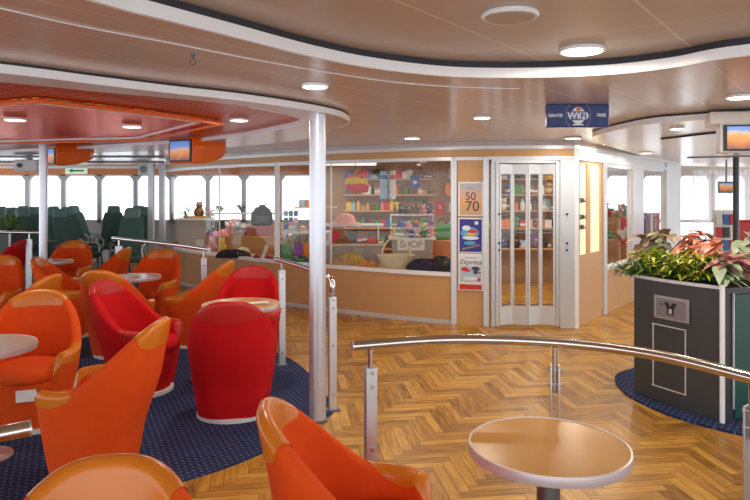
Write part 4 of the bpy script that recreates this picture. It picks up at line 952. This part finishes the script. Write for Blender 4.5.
# baskets contents & clothes piles
def cloth(x, y, z, rx, ry, h_, m, label, name='folded_clothes'):
    o = thing(name, label, 'clothes', (x, y, z)); rnd = random.Random(int(x*1000)); n = 28; rs = []
    ph = [rnd.uniform(0, 6) for _ in range(4)]
    for i in range(7):
        u = i/6; rr = cos(u*pi/2)**.6 if i < 6 else .05
        rs.append([(rx*rr*(1+.15*sin(3*a+ph[0])+.08*sin(7*a+ph[1]))*cos(a), ry*rr*(1+.15*sin(2*a+ph[2]))*sin(a), h_*sin(u*pi/2)*(1+.3*sin(4*a+ph[3]+u*3))) for a in [2*pi*k/n for k in range(n)]])
    MB().rings(rs).build('cloth', m, o, smooth=True)
    b = MB(); b.box((rx*.3,-ry*.4,h_*.8),(.06,.04,.004),.4); b.build('price_ticket', M_paper, o)
M_dnavy = mat('dark_navy_cloth',(.012,.014,.04),.8,noise=.3)
cloth(.62,8.33,dz,.24,.14,.12,M_dnavy,'heap of dark navy clothes nearest the pillar in the shop window'); cloth(.86,8.28,dz,.16,.16,.15,mat('black_cloth',(.015,.015,.02),.8),'heap of black clothes at the right end of the shop window')
cloth(pt(232,9.95)[0],9.95,dz,.26,.14,.10,mat('black_cloth2',(.02,.02,.025),.8),'heap of black clothes under the left shop window'); cloth(pt(262,9.7)[0],9.72,dz,.16,.12,.07,col_mat('red_cloth',(.40,.03,.05)),'small red cloth heap left of the white window mullion')
cloth(pt(300,9.2)[0],9.2,dz,.18,.12,.08,col_mat('green_cloth',(.03,.13,.07)),'dark green cloth heap right of the white window mullion')
cloth(pt(340,8.9)[0],8.92,dz,.16,.10,.09,mat('stripe_cloth',(.45,.28,.14),.7,noise=.9,nscale=50),'patterned cloth heap at the middle of the shop window'); cloth(pt(368,8.75)[0],8.75,dz,.15,.10,.07,mat('orange_pattern',(.60,.22,.06),.7,noise=.8,nscale=45),'orange patterned cloth heap left of the wicker basket')
cloth(pt(350,8.85)[0],9.05,dz,.2,.1,.12,mat('yellow_cloth',(.55,.40,.10),.7,noise=.5,nscale=30),'yellow patterned cloth heap behind the orange patterned one')
ph_ = thing('price_holder', 'tilted white price holder on the left shop window display', 'price holder', (pt(263,9.45)[0], 9.6, dz)); MB().box((0,0,.12), (.05,.012,.22), 0, 0, .35).build('card', M_paper, ph_); MB().box((-.02,0,.01), (.10,.06,.02)).build('foot', M_white, ph_)
for i, (px, c_, kd) in enumerate([(178,'red','cap'),(190,'pink','book'),(200,'white','box'),(212,'pink','toy'),(222,'yellow','toy'),(243,'beige','cap'),(283,'brown','bag')]):
    Y = lerp(12.0,9.5,(px-165)/130)+.05; good(kd,c_,pt(px,Y)[0],Y,dz,'%s from the left on the window deck' % ORD[i],'goods on the window deck',sc=1.4)
# hanging things on the right of the shop
hb = thing('flag_bag', 'yellow and red bag hanging high in the shop window', 'bag', (pt(357,9.1)[0], 9.1, 1.74), .1)
m_fb = ramp_mat('flag_bag_cloth', [(0,(.7,.05,.04)),(.34,(.7,.05,.04)),(.36,(.85,.6,.04)),(.66,(.85,.6,.04)),(.68,(.75,.08,.05)),(1,(.75,.08,.05))], 2, -.13, .15, wob=.12, rough=.6)
MB().rings([[(-.13,-.03,-.13),(.15,-.03,-.15),(.15,.03,-.15),(-.13,.03,-.13)],[(-.17,-.07,-.02),(.17,-.07,-.05),(.17,.07,-.05),(-.17,.07,-.02)],[(-.12,-.03,.12),(.10,-.03,.10),(.10,.03,.10),(-.12,.03,.12)]]).build('bag_body', m_fb, hb, bevel=.02, smooth=True); MB().tube([(-.08,0,.11),(-.03,0,.2),(.0,0,.36)], .006, 6).build('strap', M_black, hb)
for i, (px, c_, w_, lb) in enumerate([(384,'pale blue',.11,'pale blue hanging display tube in the shop window'),(392.5,'white',.09,'white hanging display tube with a red band beside the pale blue one')]):
    o = thing('hanging_tube', lb, 'display', (pt(px,9.2)[0], 9.2, 1.70)); MB().lathe([(w_/2,-.2),(w_/2,.2)], n=20).build('tube', col_mat(c_.replace(' ','_'),CM[c_]), o, smooth=True); MB().lathe([(w_/2+.002,.08),(w_/2+.002,.14)], n=20).build('band', m_r if i else col_mat('blue',CM['blue']), o); MB().tube([(0,0,.2),(0,0,.46)], .004, 5).build('cord', M_black, o)
bl = thing('blue_badge', 'dark blue badge hanging between the tubes and the pillar', 'badge', (pt(415,9.4)[0], 9.4, 1.74)); MB().prism([(-.06,0),(.06,0),(.06,.01),(-.06,.01)], -.09, .09).build('shield', col_mat('blue',(.02,.03,.16)), bl, bevel=.01); MB().lathe([(.03,0),(.03,.004)], n=16).build('badge_disc', m_sw, bl).rotation_euler = (pi/2,0,0); MB().tube([(0,.005,.09),(0,.005,.44)], .003, 4).build('cord', M_black, bl)
cy = thing('light_canopy', 'white rounded light canopy inside the shop behind the thick column', 'light canopy', (pt(348,9.6)[0], 9.6, 2.0))
MB().prism([(-.42+.0,-.25),(.36,-.25),(.42,-.19),(.42,.25),(-.42,.25)], 0, .07).build('shade', mat('canopy_white',(.9,.92,.92),.4,emit=(1,1,.96),es=.9), cy, bevel=.02); MB().box((0,0,.13), (.3,.1,.14)).build('bracket', M_silver, cy)
# right end of shop, seen through the side windows
for i, z in enumerate((.85,1.2)):
    shelf(3.35,4.3,10.5,z,.3,['lower','upper'][i]+' tan shelf behind the first shop side window',M_tan); fill(3.4,4.25,10.45,z,['toy','box','bottle','cap'],7,'on the %s tan shelf behind the side window' % ['lower','upper'][i],'goods behind the side window',1.25,['beige','green','brown','white','red'])
st_ = thing('shop_cupboard', 'tan tall cupboard behind the first shop side window', 'cupboard', (4.55,12.6,0)); MB().box((0,0,.58), (1.5,.4,1.16)).build('body', M_tan, st_, bevel=.01); MB().box((-.36,-.203,.6), (.68,.01,1.0)).build('door', M_tan, st_, bevel=.004); MB().box((.36,-.203,.6), (.68,.01,1.0)).build('door', M_tan, st_, bevel=.004)
rc = thing('clothes_rail', 'rail of red clothes behind the second shop side window', 'clothes rail', (4.72,11.6,0)); MB().tube([(-.35,0,0),(-.35,0,1.25),(.35,0,1.25),(.35,0,0)], .014, 8).build('rail_frame', M_silver, rc)
for k in range(6): MB().box((-.28+k*.11,0,.95), (.045,.34,.56)).build('hanging_shirt', col_mat(['red','pink','red','purple','white','red'][k], CM[['red','pink','red','purple','white','red'][k]]), rc, bevel=.015)
good('toy','green',3.15,9.25,.61,'lime coloured, on the sill behind the first side window','goods behind the side window',sc=1.3)
# lights added in the shop ceiling to light the interior
for i, (x, y) in enumerate([(-2.6,11.2),(-.9,10.4),(.3,9.9),(1.5,9.6),(2.4,9.9),(3.6,10.8)]):
    o = thing('added_shop_light', 'small white added shop light, %s from the left behind the shop windows' % ORD[i], 'spotlight', (x, y, 2.2)); MB().lathe([(.06,0),(.06,-.03),(.05,-.04)], n=20).build('housing', M_trimw, o); MB().lathe([(.045,-.041),(.045,-.044)], n=16).build('bulb', M_lamp, o)
    ld = bpy.data.lights.new('added_shop_lamp', 'AREA'); ld.shape = 'DISK'; ld.size = .12; ld.energy = 9; ld.color = (1,.86,.68); lo = bpy.data.objects.new('added_shop_lamp', ld); COL.objects.link(lo); lo.location = (x, y, 2.13)

# ================================================================= FAR RIGHT
for k in range(6):
    x = 6.45+k*.42; b = MB(); pts = [(x+.40*j/12, 13.2+.025*sin(j*1.7)) for j in range(13)]
    b.ribbon(pts, .05, 2.05, .006); tag(b.build('curtain', M_curtain, smooth=True), 'sheer white curtain panel, %s from the shop corner in the far bright bay' % ORD[k], 'curtain', 'sheer white curtain panels')
o = thing('support_column', 'dark slim post beyond the planter in front of the bright bay', 'column', (pt(736,10.2)[0], 10.2, 0)); MB().lathe([(.045,0),(.045,2.15)], n=24).build('shaft', mat('dark_post',(.02,.03,.035),.3), o, smooth=True); MB().lathe([(.09,0),(.09,.01)], n=24).build('base_ring', M_stem, o)
rack2 = thing('magazine_rack', 'magazine rack with red, white and black items beside the dark post', 'rack', (pt(726,10.6)[0], 10.6, 0)); MB().box((0,.06,.65), (.34,.04,1.3)).build('back_panel', M_white, rack2)
for r_ in range(4):
    for c_ in range(3): MB().box(((c_-1)*.11,0,.52+r_*.21), (.09,.02,.17), 0, -.15).build('magazine', col_mat(['red','black','white','blue'][(r_*2+c_) % 4], CM[['red','black','white','blue'][(r_*2+c_) % 4]]), rack2)
rs_ = thing('lounge_sofa', 'dark red sofa beyond the dark post', 'sofa', (pt(752,11.4)[0]+.1, 11.4, 0)); MB().box((0,0,.25), (.9,.8,.5)).build('seat', M_redleath, rs_, bevel=.04); MB().box((0,.35,.72), (.9,.18,.75)).build('backrest', M_redleath, rs_, bevel=.05)

# ================================================================= WORLD, LIGHT, CAMERA
w = bpy.data.worlds.new('sky'); S.world = w; w.use_nodes = True
bg = w.node_tree.nodes['Background']; bg.inputs[0].default_value = (.88,.94,1,1); bg.inputs[1].default_value = 2.4
cam = bpy.data.cameras.new('camera'); co = bpy.data.objects.new('camera', cam); COL.objects.link(co)
co.location = (0,0,EYE); co.rotation_euler = (pi/2,0,0); cam.sensor_width = 36; cam.lens = 650/750*36; cam.shift_y = -58/750; cam.clip_end = 200; cam.clip_start = .05
S.camera = co
S.view_settings.view_transform = 'Standard'; S.view_settings.look = 'None'; S.view_settings.exposure = .1; S.view_settings.gamma = 1
S.cycles.use_denoising = True; S.cycles.max_bounces = 10; S.cycles.transparent_max_bounces = 16
